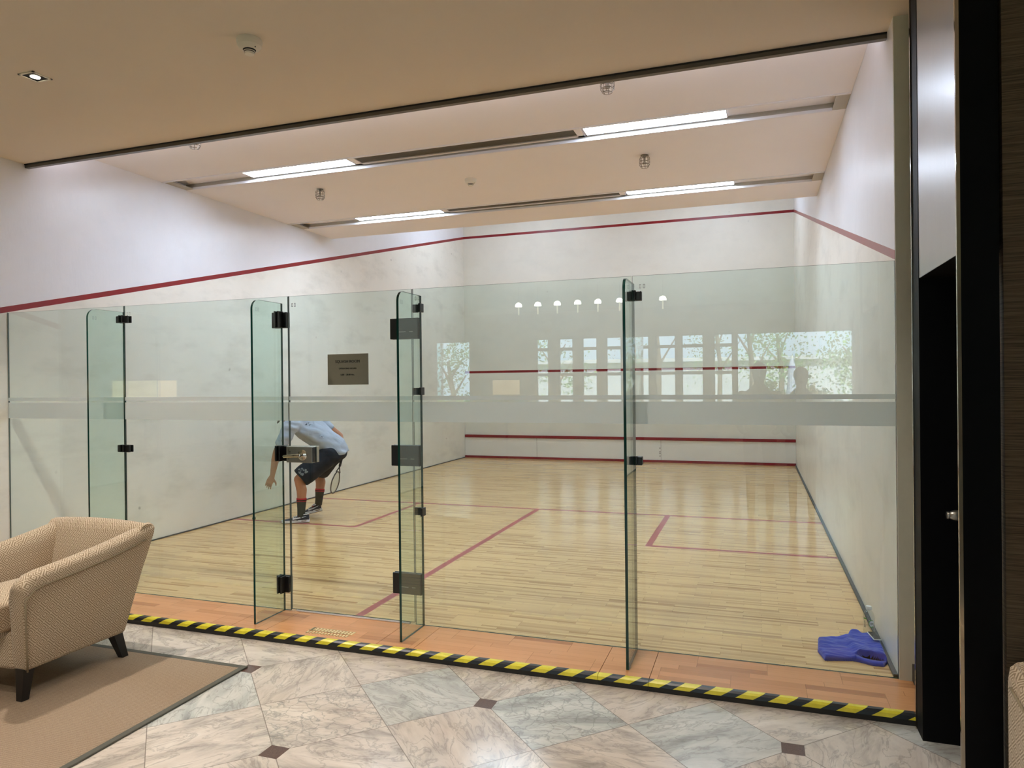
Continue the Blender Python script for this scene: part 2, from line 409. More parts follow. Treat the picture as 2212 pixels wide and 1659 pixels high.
def empty(name, loc, label, cat, group=None):
    o = bpy.data.objects.new(name, None); COL.objects.link(o); o.location = loc; o.empty_display_size = 0.1
    return tag(o, label, cat, group)
def tag(o, label, cat, group=None, kind=None):
    o['label'] = label; o['category'] = cat
    if group: o['group'] = group
    if kind: o['kind'] = kind
    return o
def struct(o): o['kind'] = 'structure'; return o

def remesh(o, voxel, smooth=4, factor=0.5, keep=None):
    """fuse overlapping volumes of o into one continuous smooth surface"""
    md = o.modifiers.new('r', 'REMESH'); md.mode = 'VOXEL'; md.voxel_size = voxel; md.use_smooth_shade = True
    if smooth:
        s = o.modifiers.new('s', 'SMOOTH'); s.factor = factor; s.iterations = smooth
    dg = bpy.context.evaluated_depsgraph_get(); dg.update()
    ev = o.evaluated_get(dg); me = bpy.data.meshes.new_from_object(ev, depsgraph=dg)
    old = o.data; o.modifiers.clear(); mats = [m for m in old.materials]
    o.data = me; me.name = o.name
    me.materials.clear()
    for m in mats: me.materials.append(m)
    for pl in me.polygons: pl.use_smooth = True; pl.material_index = 0
    return o

def boxuv(o, rot=None):
    me = o.data; uvl = me.uv_layers.new(name='UVMap') if not me.uv_layers else me.uv_layers[0]
    for pl in me.polygons:
        n = pl.normal; a = (abs(n.x), abs(n.y), abs(n.z)); k = a.index(max(a))
        for li in pl.loop_indices:
            c = me.vertices[me.loops[li].vertex_index].co
            uvl.data[li].uv = (c.y, c.z) if k == 0 else ((c.x, c.z) if k == 1 else (c.x, c.y))
    return o

def text(body, size, loc, rot, mat, parent, name='lettering', extr=0.0006, align='CENTER'):
    cu = bpy.data.curves.new(name, 'FONT'); cu.body = body; cu.size = size; cu.align_x = align; cu.align_y = 'CENTER'; cu.extrude = extr
    o = bpy.data.objects.new(name, cu); COL.objects.link(o)
    dg = bpy.context.evaluated_depsgraph_get(); dg.update()
    me = bpy.data.meshes.new_from_object(o.evaluated_get(dg), depsgraph=dg)
    bpy.data.objects.remove(o); bpy.data.curves.remove(cu)
    me.transform(Matrix.Translation(loc) @ rot.to_matrix().to_4x4())
    me.materials.clear(); me.materials.append(M[mat])
    o = bpy.data.objects.new(name, me); COL.objects.link(o); attach(o, parent); return o

# ------------------------------------------------------------------ the court
def cells(mb, xs, ys, fmat, place):
    for i in range(len(xs) - 1):
        for j in range(len(ys) - 1):
            mi = fmat((xs[i] + xs[i + 1]) / 2, (ys[j] + ys[j + 1]) / 2)
            mb.quad([place(xs[i], ys[j]), place(xs[i + 1], ys[j]), place(xs[i + 1], ys[j + 1]), place(xs[i], ys[j + 1])], mi)
LW = 0.030
SX, SY, BX, BY, HX = 4.155, 2.594, 1.60, 2.594, 3.20
def floor_mat(x, y):
    if abs(y - SX) < LW: return 1
    if abs(x - HX) < LW and y < SX: return 1
    for s in (0, 1):
        xx = x if s == 0 else CW - x
        b = BX if s == 0 else CW - 4.755
        if abs(xx - b) < LW and BY - LW < y < SX: return 1
        if xx < b + LW and abs(y - BY) < LW: return 1
    return 0
mb = MB()
cells(mb, [0, BX - LW, BX + LW, HX - LW, HX + LW, 4.755 - LW, 4.755 + LW, CW], [-0.0095, BY - LW, BY + LW, SX - LW, SX + LW, CL], floor_mat, lambda x, y: (x, y, 0))
struct(mb.build('floor', ['court_parquet', 'red_floor_tape']))

# side walls with the sloping out line
def side_wall(name, X, y0, sgn):
    mb = MB(); T = 5.7; X1 = X + 0.12 * sgn
    z = lambda y: 2.158 + (4.54 - 2.158) * (y / CL)
    zb = GZ if y0 < 0 else 0.0
    mb.prism([(y0, zb), (CL, zb), (CL, z(CL)), (y0, z(y0))], 'X', X, X1, 0)
    mb.prism([(y0, z(y0)), (CL, z(CL)), (CL, z(CL) + 0.048), (y0, z(y0) + 0.048)], 'X', X, X1, 1)
    mb.prism([(y0, z(y0) + 0.048), (CL, z(CL) + 0.048), (CL, T), (y0, T)], 'X', X, X1, 2)
    return struct(mb.build(name, ['wall_cream', 'red_line', 'wall_white']))
wl = side_wall('wall_left', 0.0, -0.45, -1)
wr = side_wall('wall_right', CW, 0.0, 1)
mb = MB()
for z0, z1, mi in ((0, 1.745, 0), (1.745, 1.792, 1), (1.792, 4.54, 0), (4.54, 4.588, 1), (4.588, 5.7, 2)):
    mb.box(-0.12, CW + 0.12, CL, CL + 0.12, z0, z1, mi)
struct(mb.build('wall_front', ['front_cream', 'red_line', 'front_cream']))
# the tin along the foot of the front wall
tin = MB(); tin.box(0.002, CW - 0.002, CL - 0.022, CL - 0.001, 0.04, 0.42)
tn = struct(tin.build('trim_1', 'tin_white'))
t2 = MB(); t2.box(0.002, CW - 0.002, CL - 0.045, CL - 0.001, 0.42, 0.475, bev=0.008); t2.build('top_rail', 'red_tin', tn)
t3 = MB(); t3.box(0.002, CW - 0.002, CL - 0.040, CL - 0.001, 0.001, 0.045); t3.build('base_rail', 'red_tin', tn)
t4 = MB()
for x in (1.56, 4.02): t4.box(x - 0.002, x + 0.002, CL - 0.0235, CL - 0.0215, 0.045, 0.42)
for z in (0.12, 0.17, 0.20, 0.27): t4.ell((4.0, CL - 0.023, z), (0.008, 0.002, 0.012))
t4.build('panel_joint', 'dark_slot', tn)
# dark seams at the foot of the side walls
mb = MB(); mb.box(CW - 0.022, CW - 0.0005, 0.01, CL - 0.05, 0.0005, 0.016); struct(mb.build('baseboard_right', 'sealant'))
mb = MB(); mb.box(0.0005, 0.012, 0.01, CL - 0.05, 0.0005, 0.012); struct(mb.build('baseboard_left', 'sealant'))

# court ceiling: dropped slab with two cross slots
CZ, RZ = 3.63, 3.668
SLOTS = [(1.60, 1.92), (3.66, 3.98)]
mb = MB()
edges = [0.19, SLOTS[0][0], SLOTS[0][1], SLOTS[1][0], SLOTS[1][1], 4.66]
for a, b in ((0.19, SLOTS[0][0]), (SLOTS[0][1], SLOTS[1][0]), (SLOTS[1][1], 4.66)): mb.box(0.001, CW - 0.001, a, b, CZ, 3.80)
mb.box(0.001, CW - 0.001, 4.56, 4.66, 3.80, 5.6)                       # bulkhead up to the high ceiling
for a, b in SLOTS: mb.box(0.001, CW - 0.001, a, b, RZ + 0.02, 3.80)      # top of each slot
struct(mb.build('ceiling', 'court_ceiling_paint'))
mb = MB(); mb.box(-0.1, CW + 0.1, 4.66, CL, 5.6, 5.75); struct(mb.build('ceiling.001', 'court_ceiling_paint'))
# two high strip lights over the front half of the court, out of sight above the dropped ceiling
for k, x in enumerate((1.5, 4.95)):
    hl = empty('ceiling_light', (x, 7.6, 5.6), 'high strip light over the front half of the court, ' + ('left' if k == 0 else 'right') + ' one of two', 'light', 'high strip lights over the front half of the court')
    m = MB(); m.box(x - 0.65, x + 0.65, 7.42, 7.78, 5.26, 5.30); m.box(x - 0.55, x - 0.53, 7.59, 7.61, 5.30, 5.599); m.box(x + 0.53, x + 0.55, 7.59, 7.61, 5.30, 5.599); m.build('housing', 'white_trim', hl)
    m = MB(); m.box(x - 0.62, x + 0.62, 7.45, 7.75, 5.252, 5.2595); m.build('diffuser', 'tube_light', hl)
for i, (a, b) in enumerate(SLOTS):
    mb = MB()
    mb.box(0.002, CW - 0.002, a - 0.002, a + 0.006, CZ - 0.002, RZ + 0.02); mb.box(0.002, CW - 0.002, a - 0.022, a + 0.006, CZ - 0.006, CZ - 0.0005)   # near lip and flange
    mb.box(0.10, CW - 0.10, b - 0.010, b + 0.006, CZ - 0.003, CZ + 0.020)              # far lip, white
    tr = struct(mb.build('trim_%d' % (2 + i), 'white_trim'))
    mb = MB(); mb.box(0.002, CW - 0.002, b - 0.004, b - 0.001, CZ + 0.020, RZ + 0.02); mb.box(0.002, 0.10, a + 0.012, b, CZ + 0.002, CZ + 0.01); mb.box(CW - 0.10, CW - 0.002, a + 0.012, b, CZ + 0.002, CZ + 0.01)
    mb.build('slot_back', 'grey_recess', tr)
def ceiling_light(x0, x1, y0, y1, label):
    r = empty('ceiling_light', ((x0 + x1) / 2, (y0 + y1) / 2, RZ), label, 'light', 'strip lights in the court ceiling slots')
    m = MB(); w = 0.012
    m.box(x0, x1, y0, y0 + w, RZ - 0.004, RZ + 0.018); m.box(x0, x1, y1 - w, y1, RZ - 0.004, RZ + 0.018)
    m.box(x0, x0 + w, y0, y1, RZ - 0.004, RZ + 0.018); m.box(x1 - w, x1, y0, y1, RZ - 0.004, RZ + 0.018)
    m.build('frame', 'white_trim', r)
    m = MB(); m.box(x0 + w, x1 - w, y0 + w, y1 - w, RZ - 0.002, RZ + 0.016); m.build('diffuser', 'tube_light', r)
for (a, b), nm in zip(SLOTS, ('nearer', 'farther')):
    ceiling_light(0.89, 2.10, a + 0.03, b - 0.03, 'lit white strip light at the left end of the %s ceiling slot' % nm)
    ceiling_light(4.36, 5.53, a + 0.03, b - 0.03, 'lit white strip light at the right end of the %s ceiling slot' % nm)
    v = empty('air_vent', (3.2, (a + b) / 2, RZ), 'long dark mesh air vent between the two lights of the %s ceiling slot' % nm, 'vent', 'linear air vents in the court ceiling')
    m = MB(); w = 0.03
    m.box(2.11, 4.35, a + 0.02, a + 0.02 + w, RZ - 0.006, RZ + 0.018); m.box(2.11, 4.35, b - 0.02 - w, b - 0.02, RZ - 0.006, RZ + 0.018)
    m.box(2.11, 2.11 + 0.06, a + 0.02, b - 0.02, RZ - 0.006, RZ + 0.018); m.box(4.29, 4.35, a + 0.02, b - 0.02, RZ - 0.006, RZ + 0.018)
    m.build('frame', 'court_ceiling_paint', v)
    m = MB(); m.box(2.17, 4.29, a + 0.05, b - 0.05, RZ + 0.004, RZ + 0.014)
    for k in range(24): m.box(2.17, 4.29, a + 0.055 + k * 0.0088, a + 0.057 + k * 0.0088, RZ + 0.000, RZ + 0.004)
    m.build('mesh_panel', 'vent_mesh', v)

# cove light hidden on top of the dark ceiling strip, washing the ceiling edge and the tops of the side walls
cv = empty('cove_light', (3.2, 0.21, 3.44), 'long cove light tucked behind the dark ceiling strip above the glass', 'light')
m = MB(); m.box(0.06, 6.34, 0.192, 0.232, 3.425, 3.445); m.build('housing', 'white_trim', cv)
m = MB(); m.prism([(0.194, 3.4455), (0.230, 3.4455), (0.230, 3.4475), (0.194, 3.4520)], 'X', 0.08, 6.32); m.build('diffuser', 'cove_glow', cv)
# sprinklers in wire cages
def sprinkler(x, y, z, label):
    r = empty('ceiling_sprinkler', (x, y, z), label, 'sprinkler', 'caged sprinkler heads in the court ceiling')
    m = MB(); m.lathe([(0.036, 0), (0.036, -0.006), (0.020, -0.012), (0.010, -0.02), (0.010, -0.045), (0.004, -0.05), (0.004, -0.07)], (x, y, z), n=16)
    m.lathe([(0.002, -0.068), (0.022, -0.07), (0.022, -0.074), (0.002, -0.075)], (x, y, z), n=16); m.build('head', 'lens_metal', r, smooth=True, angle=40)
    m = MB()
    for k in range(8):
        a = 2 * PI * k / 8; c, s = math.cos(a), math.sin(a)
        m.tube([(x + .030 * c, y + .030 * s, z - .004), (x + .047 * c, y + .047 * s, z - .03), (x + .047 * c, y + .047 * s, z - .085), (x + .034 * c, y + .034 * s, z - .112)], 0.0022, 5)
    for rr, dz in ((.047, -.035), (.049, -.065), (.046, -.09), (.033, -.112)):
        m.tube([(x + rr * math.cos(2 * PI * k / 16), y + rr * math.sin(2 * PI * k / 16), z + dz) for k in range(16)], 0.0022, 5, closed=True)
    m.build('wire_cage', 'wire_metal', r)
sprinkler(1.33, 0.62, CZ, 'caged sprinkler at left, half hidden behind the dark ceiling strip')
sprinkler(4.78, 0.70, CZ, 'caged sprinkler near the glass, tucked against the dark ceiling strip above centre right')
sprinkler(1.345, 2.39, CZ, 'small caged sprinkler at left between the two ceiling light slots')
sprinkler(4.77, 2.49, CZ, 'small caged sprinkler at right between the two ceiling light slots')
def detector(x, y, z, s, label, tilt=0):
    r = empty('smoke_detector', (x, y, z), label, 'smoke detector')
    m = MB(); m.lathe([(0.002, 0), (0.052 * s, 0), (0.053 * s, -0.012 * s), (0.050 * s, -0.020 * s), (0.050 * s, -0.028 * s), (0.042 * s, -0.038 * s), (0.030 * s, -0.044 * s), (0.002, -0.044 * s)], (x, y, z), n=36)
    m.build('base', 'plastic_white', r, smooth=True, angle=35)
    m = MB(); m.lathe([(0.002, -0.044 * s), (0.027 * s, -0.044 * s), (0.025 * s, -0.049 * s), (0.002, -0.049 * s)], (x, y, z), n=32); m.lathe([(0.002, -0.052 * s), (0.022 * s, -0.052 * s), (0.022 * s, -0.055 * s), (0.002, -0.055 * s)], (x, y, z), n=32)
    m.ell((x + 0.038 * s, y - 0.010 * s, z - 0.0405 * s), (0.003 * s, 0.003 * s, 0.002 * s)); m.build('sensing_slot', 'dark_slot', r)
    m = MB(); m.lathe([(0.002, -0.049 * s), (0.0245 * s, -0.0492 * s), (0.0245 * s, -0.052 * s), (0.002, -0.052 * s)], (x, y, z), n=32); m.lathe([(0.002, -0.055 * s), (0.021 * s, -0.055 * s), (0.019 * s, -0.063 * s), (0.002, -0.065 * s)], (x, y, z), n=32)
    m.build('cap', 'plastic_white', r, smooth=True, angle=35)
LZ = 3.40
detector(2.985, 2.62, CZ, 1.15, 'round white smoke detector between the court ceiling slots')
detector(3.165, -0.945, LZ, 1.25, 'round cream smoke detector on the beige lobby ceiling')

# ------------------------------------------------------------------ lobby shell
mb = MB(); mb.box(-9, 10, -14.2, 0.15, LZ, LZ + 0.12); struct(mb.build('ceiling.002', 'lobby_ceiling_paint'))
mb = MB()
mb.box(0.001, CW - 0.001, 0.150, 0.156, LZ - 0.008, LZ + 0.1)        # dark shadow gap
tr = struct(mb.build('trim_4', 'black_gap'))
mb = MB(); mb.box(0.001, CW - 0.001, 0.156, 0.190, LZ - 0.032, LZ + 0.35); mb.build('metal_strip', 'soffit_metal', tr)
mb = MB(); mb.quad([(-9, -14.2, GZ), (10, -14.2, GZ), (10, -0.02, GZ), (-9, -0.02, GZ)]); o = struct(mb.build('floor.001', 'marble'))
mb = MB(); mb.box(-9.1, -9, -14.2, 0.15, GZ, LZ); struct(mb.build('wall_lobby_left', 'lobby_wall'))
mb = MB(); mb.box(-9, -0.122, 0.03, 0.15, GZ, LZ); struct(mb.build('wall_lobby_front', 'lobby_wall'))
mb = MB(); mb.box(10, 10.1, -14.2, -1.0, GZ, LZ); struct(mb.build('wall_lobby_right', 'lobby_wall'))

# right-hand jamb of the court opening
JX = 6.47
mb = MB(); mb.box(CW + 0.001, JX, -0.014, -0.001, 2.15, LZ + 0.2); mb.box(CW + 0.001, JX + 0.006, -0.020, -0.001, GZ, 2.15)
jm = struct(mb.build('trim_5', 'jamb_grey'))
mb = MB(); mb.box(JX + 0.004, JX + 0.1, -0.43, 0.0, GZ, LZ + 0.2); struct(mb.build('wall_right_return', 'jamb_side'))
mb = MB(); mb.box(JX - 0.012, JX + 0.007, -0.40, -0.022, 0.004, 0.09); struct(mb.build('baseboard_return', 'black_face'))
# black door surround: far post, transom, near post
DX = 6.40
mb = MB()
mb.box(DX, DX + 0.26, -0.552, -0.440, GZ, LZ)
fr = struct(mb.build('door_1', 'black_lacquer'))
mb = MB(); mb.box(DX, DX + 0.118, -1.215, -1.170, GZ, LZ); mb.build('near_post', 'black_lacquer', fr)
mb = MB(); mb.box(DX + 0.190, DX + 0.23, -1.170, -0.552, GZ + 0.004, 1.985); dl = mb.build('door_leaf', 'black_lacquer', fr)
mb = MB(); mb.box(DX + 0.002, DX + 0.014, -1.170, -0.552, 1.987, LZ); mb.build('transom_panel', 'satin_panel', fr)
mb = MB(); mb.box(DX + 0.003, DX + 0.23, -1.170, -0.552, 1.985, 1.9868); mb.box(DX + 0.0145, DX + 0.23, -1.170, -0.552, 1.987, LZ); mb.build('door_head', 'black_lacquer', fr)
mb = MB(); mb.box(DX - 0.006, DX + 0.003, -0.442, -0.430, GZ, LZ); mb.build('edge_strip', 'polished_trim', fr)
mb = MB(); mb.box(DX - 0.010, DX + 0.002, -1.217, -1.205, GZ, LZ); mb.build('edge_strip', 'polished_trim', fr)
kx, ky, kz = DX + 0.19, -0.613, 0.957
mb = MB(); mb.lathe([(0.026, 0.0), (0.026, 0.004), (0.012, 0.007), (0.009, 0.03), (0.011, 0.04), (0.019, 0.05), (0.0235, 0.062), (0.0235, 0.072), (0.020, 0.085), (0.0155, 0.092), (0.013, 0.094), (0.017, 0.098), (0.015, 0.104), (0.002, 0.106)], (kx, ky, kz), (-1, 0, 0), 28)
mb.build('door_knob', 'satin_steel', dl, smooth=True, angle=50)
mb = MB(); mb.box(DX + 0.132, 10, -1.208, -1.10, GZ, LZ); struct(mb.build('wall_right', 'grasscloth'))

# ------------------------------------------------------------------ raised step in front of the glass
cuts = [-0.02, 0.985, 1.225, 2.505, 2.775, 3.570, 3.815, 4.915, 5.180, 6.468]
mb = MB()
for a, b in zip(cuts[:-1], cuts[1:]): mb.box(a + 0.0015, b - 0.0015, -0.386, -0.010, -0.012, 0.0)
mb.box(-0.02, 6.468, -0.384, 0.20, GZ, -0.0125, 1)
struct(mb.build('floor.002', ['step_parquet', 'black_face']))
secs = [(0.0, 2.505, 'black and yellow step edge strip at the far left, partly behind the armchair'),
        (2.505, 3.815, 'black and yellow step edge strip in front of the glass door'),
        (3.815, 4.915, 'black and yellow step edge strip before the wide glass panel right of the door'),
        (4.915, 5.180, 'short black and yellow step edge strip under the rightmost glass fin'),
        (5.180, 6.398, 'black and yellow step edge strip at right, ending at the black door post')]
for a, b, lb in secs:
    r = empty('step_edge_strip', ((a + b) / 2, -0.4, GZ), lb, 'edge strip', 'hazard striped strips along the step')
    m = MB(); m.prism([(-0.386, 0.0005), (-0.386, -0.02), (-0.418, -0.028), (-0.424, -0.026), (-0.420, -0.008), (-0.410, 0.0005)], 'X', a + 0.001, b - 0.001); m.build('striped_nosing', 'warning_stripe', r)
    m = MB(); m.box(a + 0.001, b - 0.001, -0.416, -0.387, GZ + 0.0005, -0.0265); m.build('riser', 'black_face', r)
# pale anti-slip strips in front of the door
gp = MB()
x0, x1 = 3.045, 3.340
sk = lambda x, y: (x + (y + 0.25) * 0.05, y)
def slab(m, x0, x1, y0, y1): m.box(x0, x1, y0, y1, 0.0004, 0.0022)
slab(gp, x0, x1, -0.257, -0.250); slab(gp, x0, x1, -0.279, -0.273); slab(gp, x0 - 0.004, x1, -0.300, -0.295); slab(gp, x0, x0 + 0.02, -0.300, -0.250)
for k in range(13): slab(gp, x0 + 0.012 + k * 0.0235, x0 + 0.025 + k * 0.0235, -0.300, -0.250)
for k in range(14):
    xx = x0 + k * 0.0215
    gp.prism([(xx, -0.312), (xx + 0.009, -0.312), (xx + 0.017, -0.346), (xx + 0.008, -0.346)], 'Z', 0.0004, 0.0022)
    gp.prism([(xx + 0.012, -0.318), (xx + 0.018, -0.318), (xx + 0.012, -0.346), (xx + 0.006, -0.346)], 'Z', 0.0004, 0.0022)
tag(gp.build('grip_pad', 'cream_pad'), 'pale cream perforated grip strips stuck on the wooden step before the door', 'grip pad')

# ------------------------------------------------------------------ glass partition
GH = 2.152; GT = 0.006
def pane(mb, x0, x1, z0, z1):
    for f in mb.box(x0, x1, -GT, GT, z0, z1):
        f.normal_update(); n = f.normal
        f.material_index = 0 if abs(n.y) > 0.5 else (2 if n.z < -0.5 else 1)
BANDS = [('frosted_stripe', 1.440, 1.466), ('frosted_band', 1.300, 1.426)]
def films(x0, x1, root):
    for nm, a, b in BANDS:
        m = MB(); m.box(x0 + 0.001, x1 - 0.001, -GT - 0.0012, -GT - 0.0002, a, b); m.build(nm, 'frosted_film', root)
def mark(x, z, root, y=-GT - 0.0006):
    m = MB()
    for dx in (0, 0.022): 
        m.box(x + dx, x + dx + 0.012, y - 0.0003, y, z - 0.004, z); m.box(x + dx, x + dx + 0.003, y - 0.0003, y, z - 0.02, z - 0.004); m.box(x + dx + 0.009, x + dx + 0.012, y - 0.0003, y, z - 0.02, z - 0.004)
        m.box(x + dx, x + dx + 0.012, y - 0.0003, y, z - 0.024, z - 0.02)
    m.build('etched_mark', 'etched', root)
for x0, x1, lb, mk in ((0.004, 1.226, 'clear glass wall panel at far left behind the armchair', None), (1.231, 2.692, 'clear glass wall panel left of the glass door', 1.262),
                   (3.642, 5.046, 'wide clear glass wall panel just right of the glass door', 3.66), (5.052, 6.398, 'clear glass wall panel at the right end beside the black door', 5.09)):
    r = empty('glass_screen', ((x0 + x1) / 2, 0, 0), lb, 'glass panel', 'fixed panels of the glass court wall')
    m = MB(); pane(m, x0, x1, 0.001, GH); m.build('pane', ['pane_glass', 'glass_top_edge', 'glass_edge'], r)
    films(x0, x1, r)
    if mk: mark(mk, GH - 0.05, r)
# the glass door
dr = empty('glass_door', (3.69, 0, 0), 'frameless glass door with steel lock box and dark hinge plates', 'door')
m = MB(); pane(m, 2.699, 3.634, 0.012, GH); m.build('pane', ['pane_glass', 'glass_top_edge', 'glass_edge'], dr)
films(2.699, 3.634, dr); mark(2.725, GH - 0.05, dr)
def plate(m, x0, x1, z0, z1, y0=-0.020, y1=-GT - 0.0015, bev=0.004): m.box(x0, x1, y0, y1, z0, z1, bev=bev)
for z0, z1 in ((1.832, 1.966), (1.016, 1.150), (0.192, 0.327)):
    m = MB(); plate(m, 3.486, 3.692, z0, z1); plate(m, 3.486, 3.692, z0, z1, GT + 0.0015, 0.02)
    h = m.build('hinge', 'black_fitting', dr)
    m = MB(); m.box(3.55, 3.60, -0.0206, -0.0200, z0 + 0.045, z0 + 0.048); m.box(3.625, 3.65, -0.0206, -0.0200, z0 + 0.045, z0 + 0.048); m.build('screw_slot', 'satin_steel', h)
m = MB(); m.box(2.701, 2.905, -0.048, -GT - 0.001, 1.020, 1.128, bev=0.002); m.box(2.701, 2.905, GT + 0.001, 0.035, 1.020, 1.128, bev=0.002)
lk = m.build('lock_box', 'satin_steel', dr)
m = MB(); m.box(2.9045, 2.9065, -0.044, -GT - 0.002, 1.024, 1.124); m.build('end_plate', 'black_fitting', lk)
m = MB(); m.lathe([(0.036, 0), (0.036, 0.006), (0.030, 0.010), (0.014, 0.014), (0.012, 0.045), (0.002, 0.047)], (2.832, -0.048, 1.073), (0, -1, 0), 32)
m.tube([(2.832, -0.088, 1.073), (2.80, -0.092, 1.072), (2.75, -0.090, 1.068), (2.712, -0.086, 1.064), (2.702, -0.082, 1.064)], [0.013, 0.012, 0.011, 0.011, 0.008], 12)
m.build('lever_handle', 'chrome', lk, smooth=True, angle=45)
m = MB()
for k in range(9): m.box(2.718, 2.722, -0.0486, -0.048, 1.040 + k * 0.0085, 1.046 + k * 0.0085)
for k in range(5): m.box(2.727, 2.733, -0.0486, -0.048, 1.052 + k * 0.010, 1.058 + k * 0.010)
m.build('engraved_text', 'sign_ink', lk)
m = MB(); m.box(2.74, 3.60, -0.010, 0.010, 0.0015, 0.010); m.build('bottom_seal', 'white_trim', dr)
# the sign on the door
sg = empty('sign', (3.164, -0.012, 1.64), 'dark grey sign reading SQUASH ROOM on the glass door', 'sign')
m = MB(); m.box(3.010, 3.319, -GT - 0.0052, -GT - 0.0012, 1.543, 1.747, bev=0.0008); m.build('plate', 'sign_face', sg)
RX = Quaternion((1, 0, 0), PI / 2)
text('SQUASH ROOM', 0.0262, Vector((3.163, -0.0121, 1.696)), RX, 'sign_ink', sg)
text('OPERATING HOURS', 0.0148, Vector((3.164, -0.0121, 1.650)), RX, 'sign_ink', sg)
text('6.00 – 20.00 Hrs.', 0.0152, Vector((3.163, -0.0121, 1.609)), RX, 'sign_ink', sg)

# fins with a rounded outer top corner
def fin(x, label, depth=0.315):
    r = empty('glass_fin', (x, -0.16, 0), label, 'glass fin', 'upright glass fins bracing the glass wall')
    H = 2.104; R = 0.065; y0, y1 = -GT - 0.003, -depth
    pts = [(y0, 0.001), (y0, H), (y1 + R, H)] + [(y1 + R - R * math.sin(a), H - R + R * math.cos(a)) for a in [PI / 2 * k / 8 for k in range(1, 9)]] + [(y1, 0.001)]
    m = MB(); m.prism(pts, 'X', x - 0.0075, x + 0.0075, 1, 0); o = m.build('pane', ['fin_glass', 'glass_edge'], r)
    mk = MB()
    for dy in (0, 0.02):
        for q in ((0, 0.012, 0, 0.004), (0, 0.003, 0.004, 0.02), (0.009, 0.012, 0.004, 0.02), (0, 0.012, 0.020, 0.024)):
            mk.box(x - 0.0081, x - 0.0076, y1 + 0.05 + dy + q[0], y1 + 0.05 + dy + q[1], H - 0.05 - q[3], H - 0.05 - q[2])
    mk.build('etched_mark', 'etched', r)
fin(1.230, 'glass fin at far left, its foot hidden behind the armchair')
fin(2.645, 'glass fin at the lock side of the glass door')
fin(3.700, 'glass fin at the hinge side of the glass door')
fin(5.055, 'glass fin right of centre in front of the front wall')
# clamps between fins and panels
def clamp(x0, x1, z0, z1, fx, d, label, kn=0.011, bev=0.004):
    m = MB(); m.box(x0, fx - 0.0080, -0.024, -GT - 0.0016, z0, z1, bev=bev); m.box(fx + 0.0080, x1, -0.024, -GT - 0.0016, z0, z1, bev=bev); m.box(x0, x1, GT + 0.0005, 0.018, z0, z1, bev=bev)
    for s in (-1, 1):
        xa, xb = (fx - 0.0080 - kn, fx - 0.0080) if s < 0 else (fx + 0.0080, fx + 0.0080 + kn)
        m.box(xa, xb, -d, -0.014, z0 + 0.002, z1 + (0.004 if kn > 0.01 else -0.002), bev=0.002)
    tag(m.build('glass_clamp', 'black_fitting'), label, 'clamp', 'black clamps on the glass wall')
clamp(1.170, 1.284, 2.024, 2.076, 1.230, 0.040, 'small black clamp at the top of the far left glass fin')
clamp(1.172, 1.288, 1.054, 1.107, 1.230, 0.040, 'small black clamp halfway up the far left glass fin')
clamp(2.574, 2.694, 1.936, 2.044, 2.645, 0.070, 'large black clamp at the top of the fin left of the door')
clamp(2.586, 2.694, 1.025, 1.128, 2.645, 0.070, 'large black clamp beside the steel lock box')
clamp(2.590, 2.694, 0.125, 0.236, 2.645, 0.070, 'large black clamp near the foot of the fin left of the door')
def side_clamp(z0, z1, label):
    m = MB(); m.box(3.648, 3.690, -0.022, -GT - 0.0016, z0, z1, bev=0.003); m.box(3.709, 3.724, -0.060, -GT - 0.0016, z0 - 0.001, z1 + 0.003, bev=0.003)
    m.lathe([(0.006, 0), (0.006, 0.0006)], (3.7165, -0.060, (z0 + z1) / 2), (0, -1, 0), 12)
    tag(m.build('glass_clamp', 'black_fitting'), label, 'clamp', 'black clamps on the glass wall')
for z0, z1, lb in ((1.998, 2.050, 'little black clamp just above the top door hinge'), (1.473, 1.518, 'little black clamp between the top and middle door hinges'), (0.706, 0.755, 'little black clamp between the middle and bottom door hinges')): side_clamp(z0, z1, lb)
clamp(5.006, 5.103, 2.008, 2.062, 5.055, 0.040, 'black clamp at the top of the fin right of centre')
clamp(5.004, 5.100, 1.064, 1.112, 5.055, 0.040, 'black clamp halfway up the fin right of centre')

# ------------------------------------------------------------------ lobby furniture
rug = empty('rug', (1.5, -2.2, GZ), 'beige loop pile rug with dark edge under the armchair', 'rug')
RZT = GZ + 0.009
m = MB(); m.box(-0.6, 2.945, -3.6, -0.825, GZ + 0.0005, RZT); m.build('pile', 'rug_loop', rug)
m = MB(); m.box(2.945, 2.980, -3.6, -0.790, GZ + 0.0005, RZT + 0.001, bev=0.003); m.box(-0.6, 2.945, -0.825, -0.790, GZ + 0.0005, RZT + 0.001, bev=0.003); m.build('border', 'rug_border', rug)

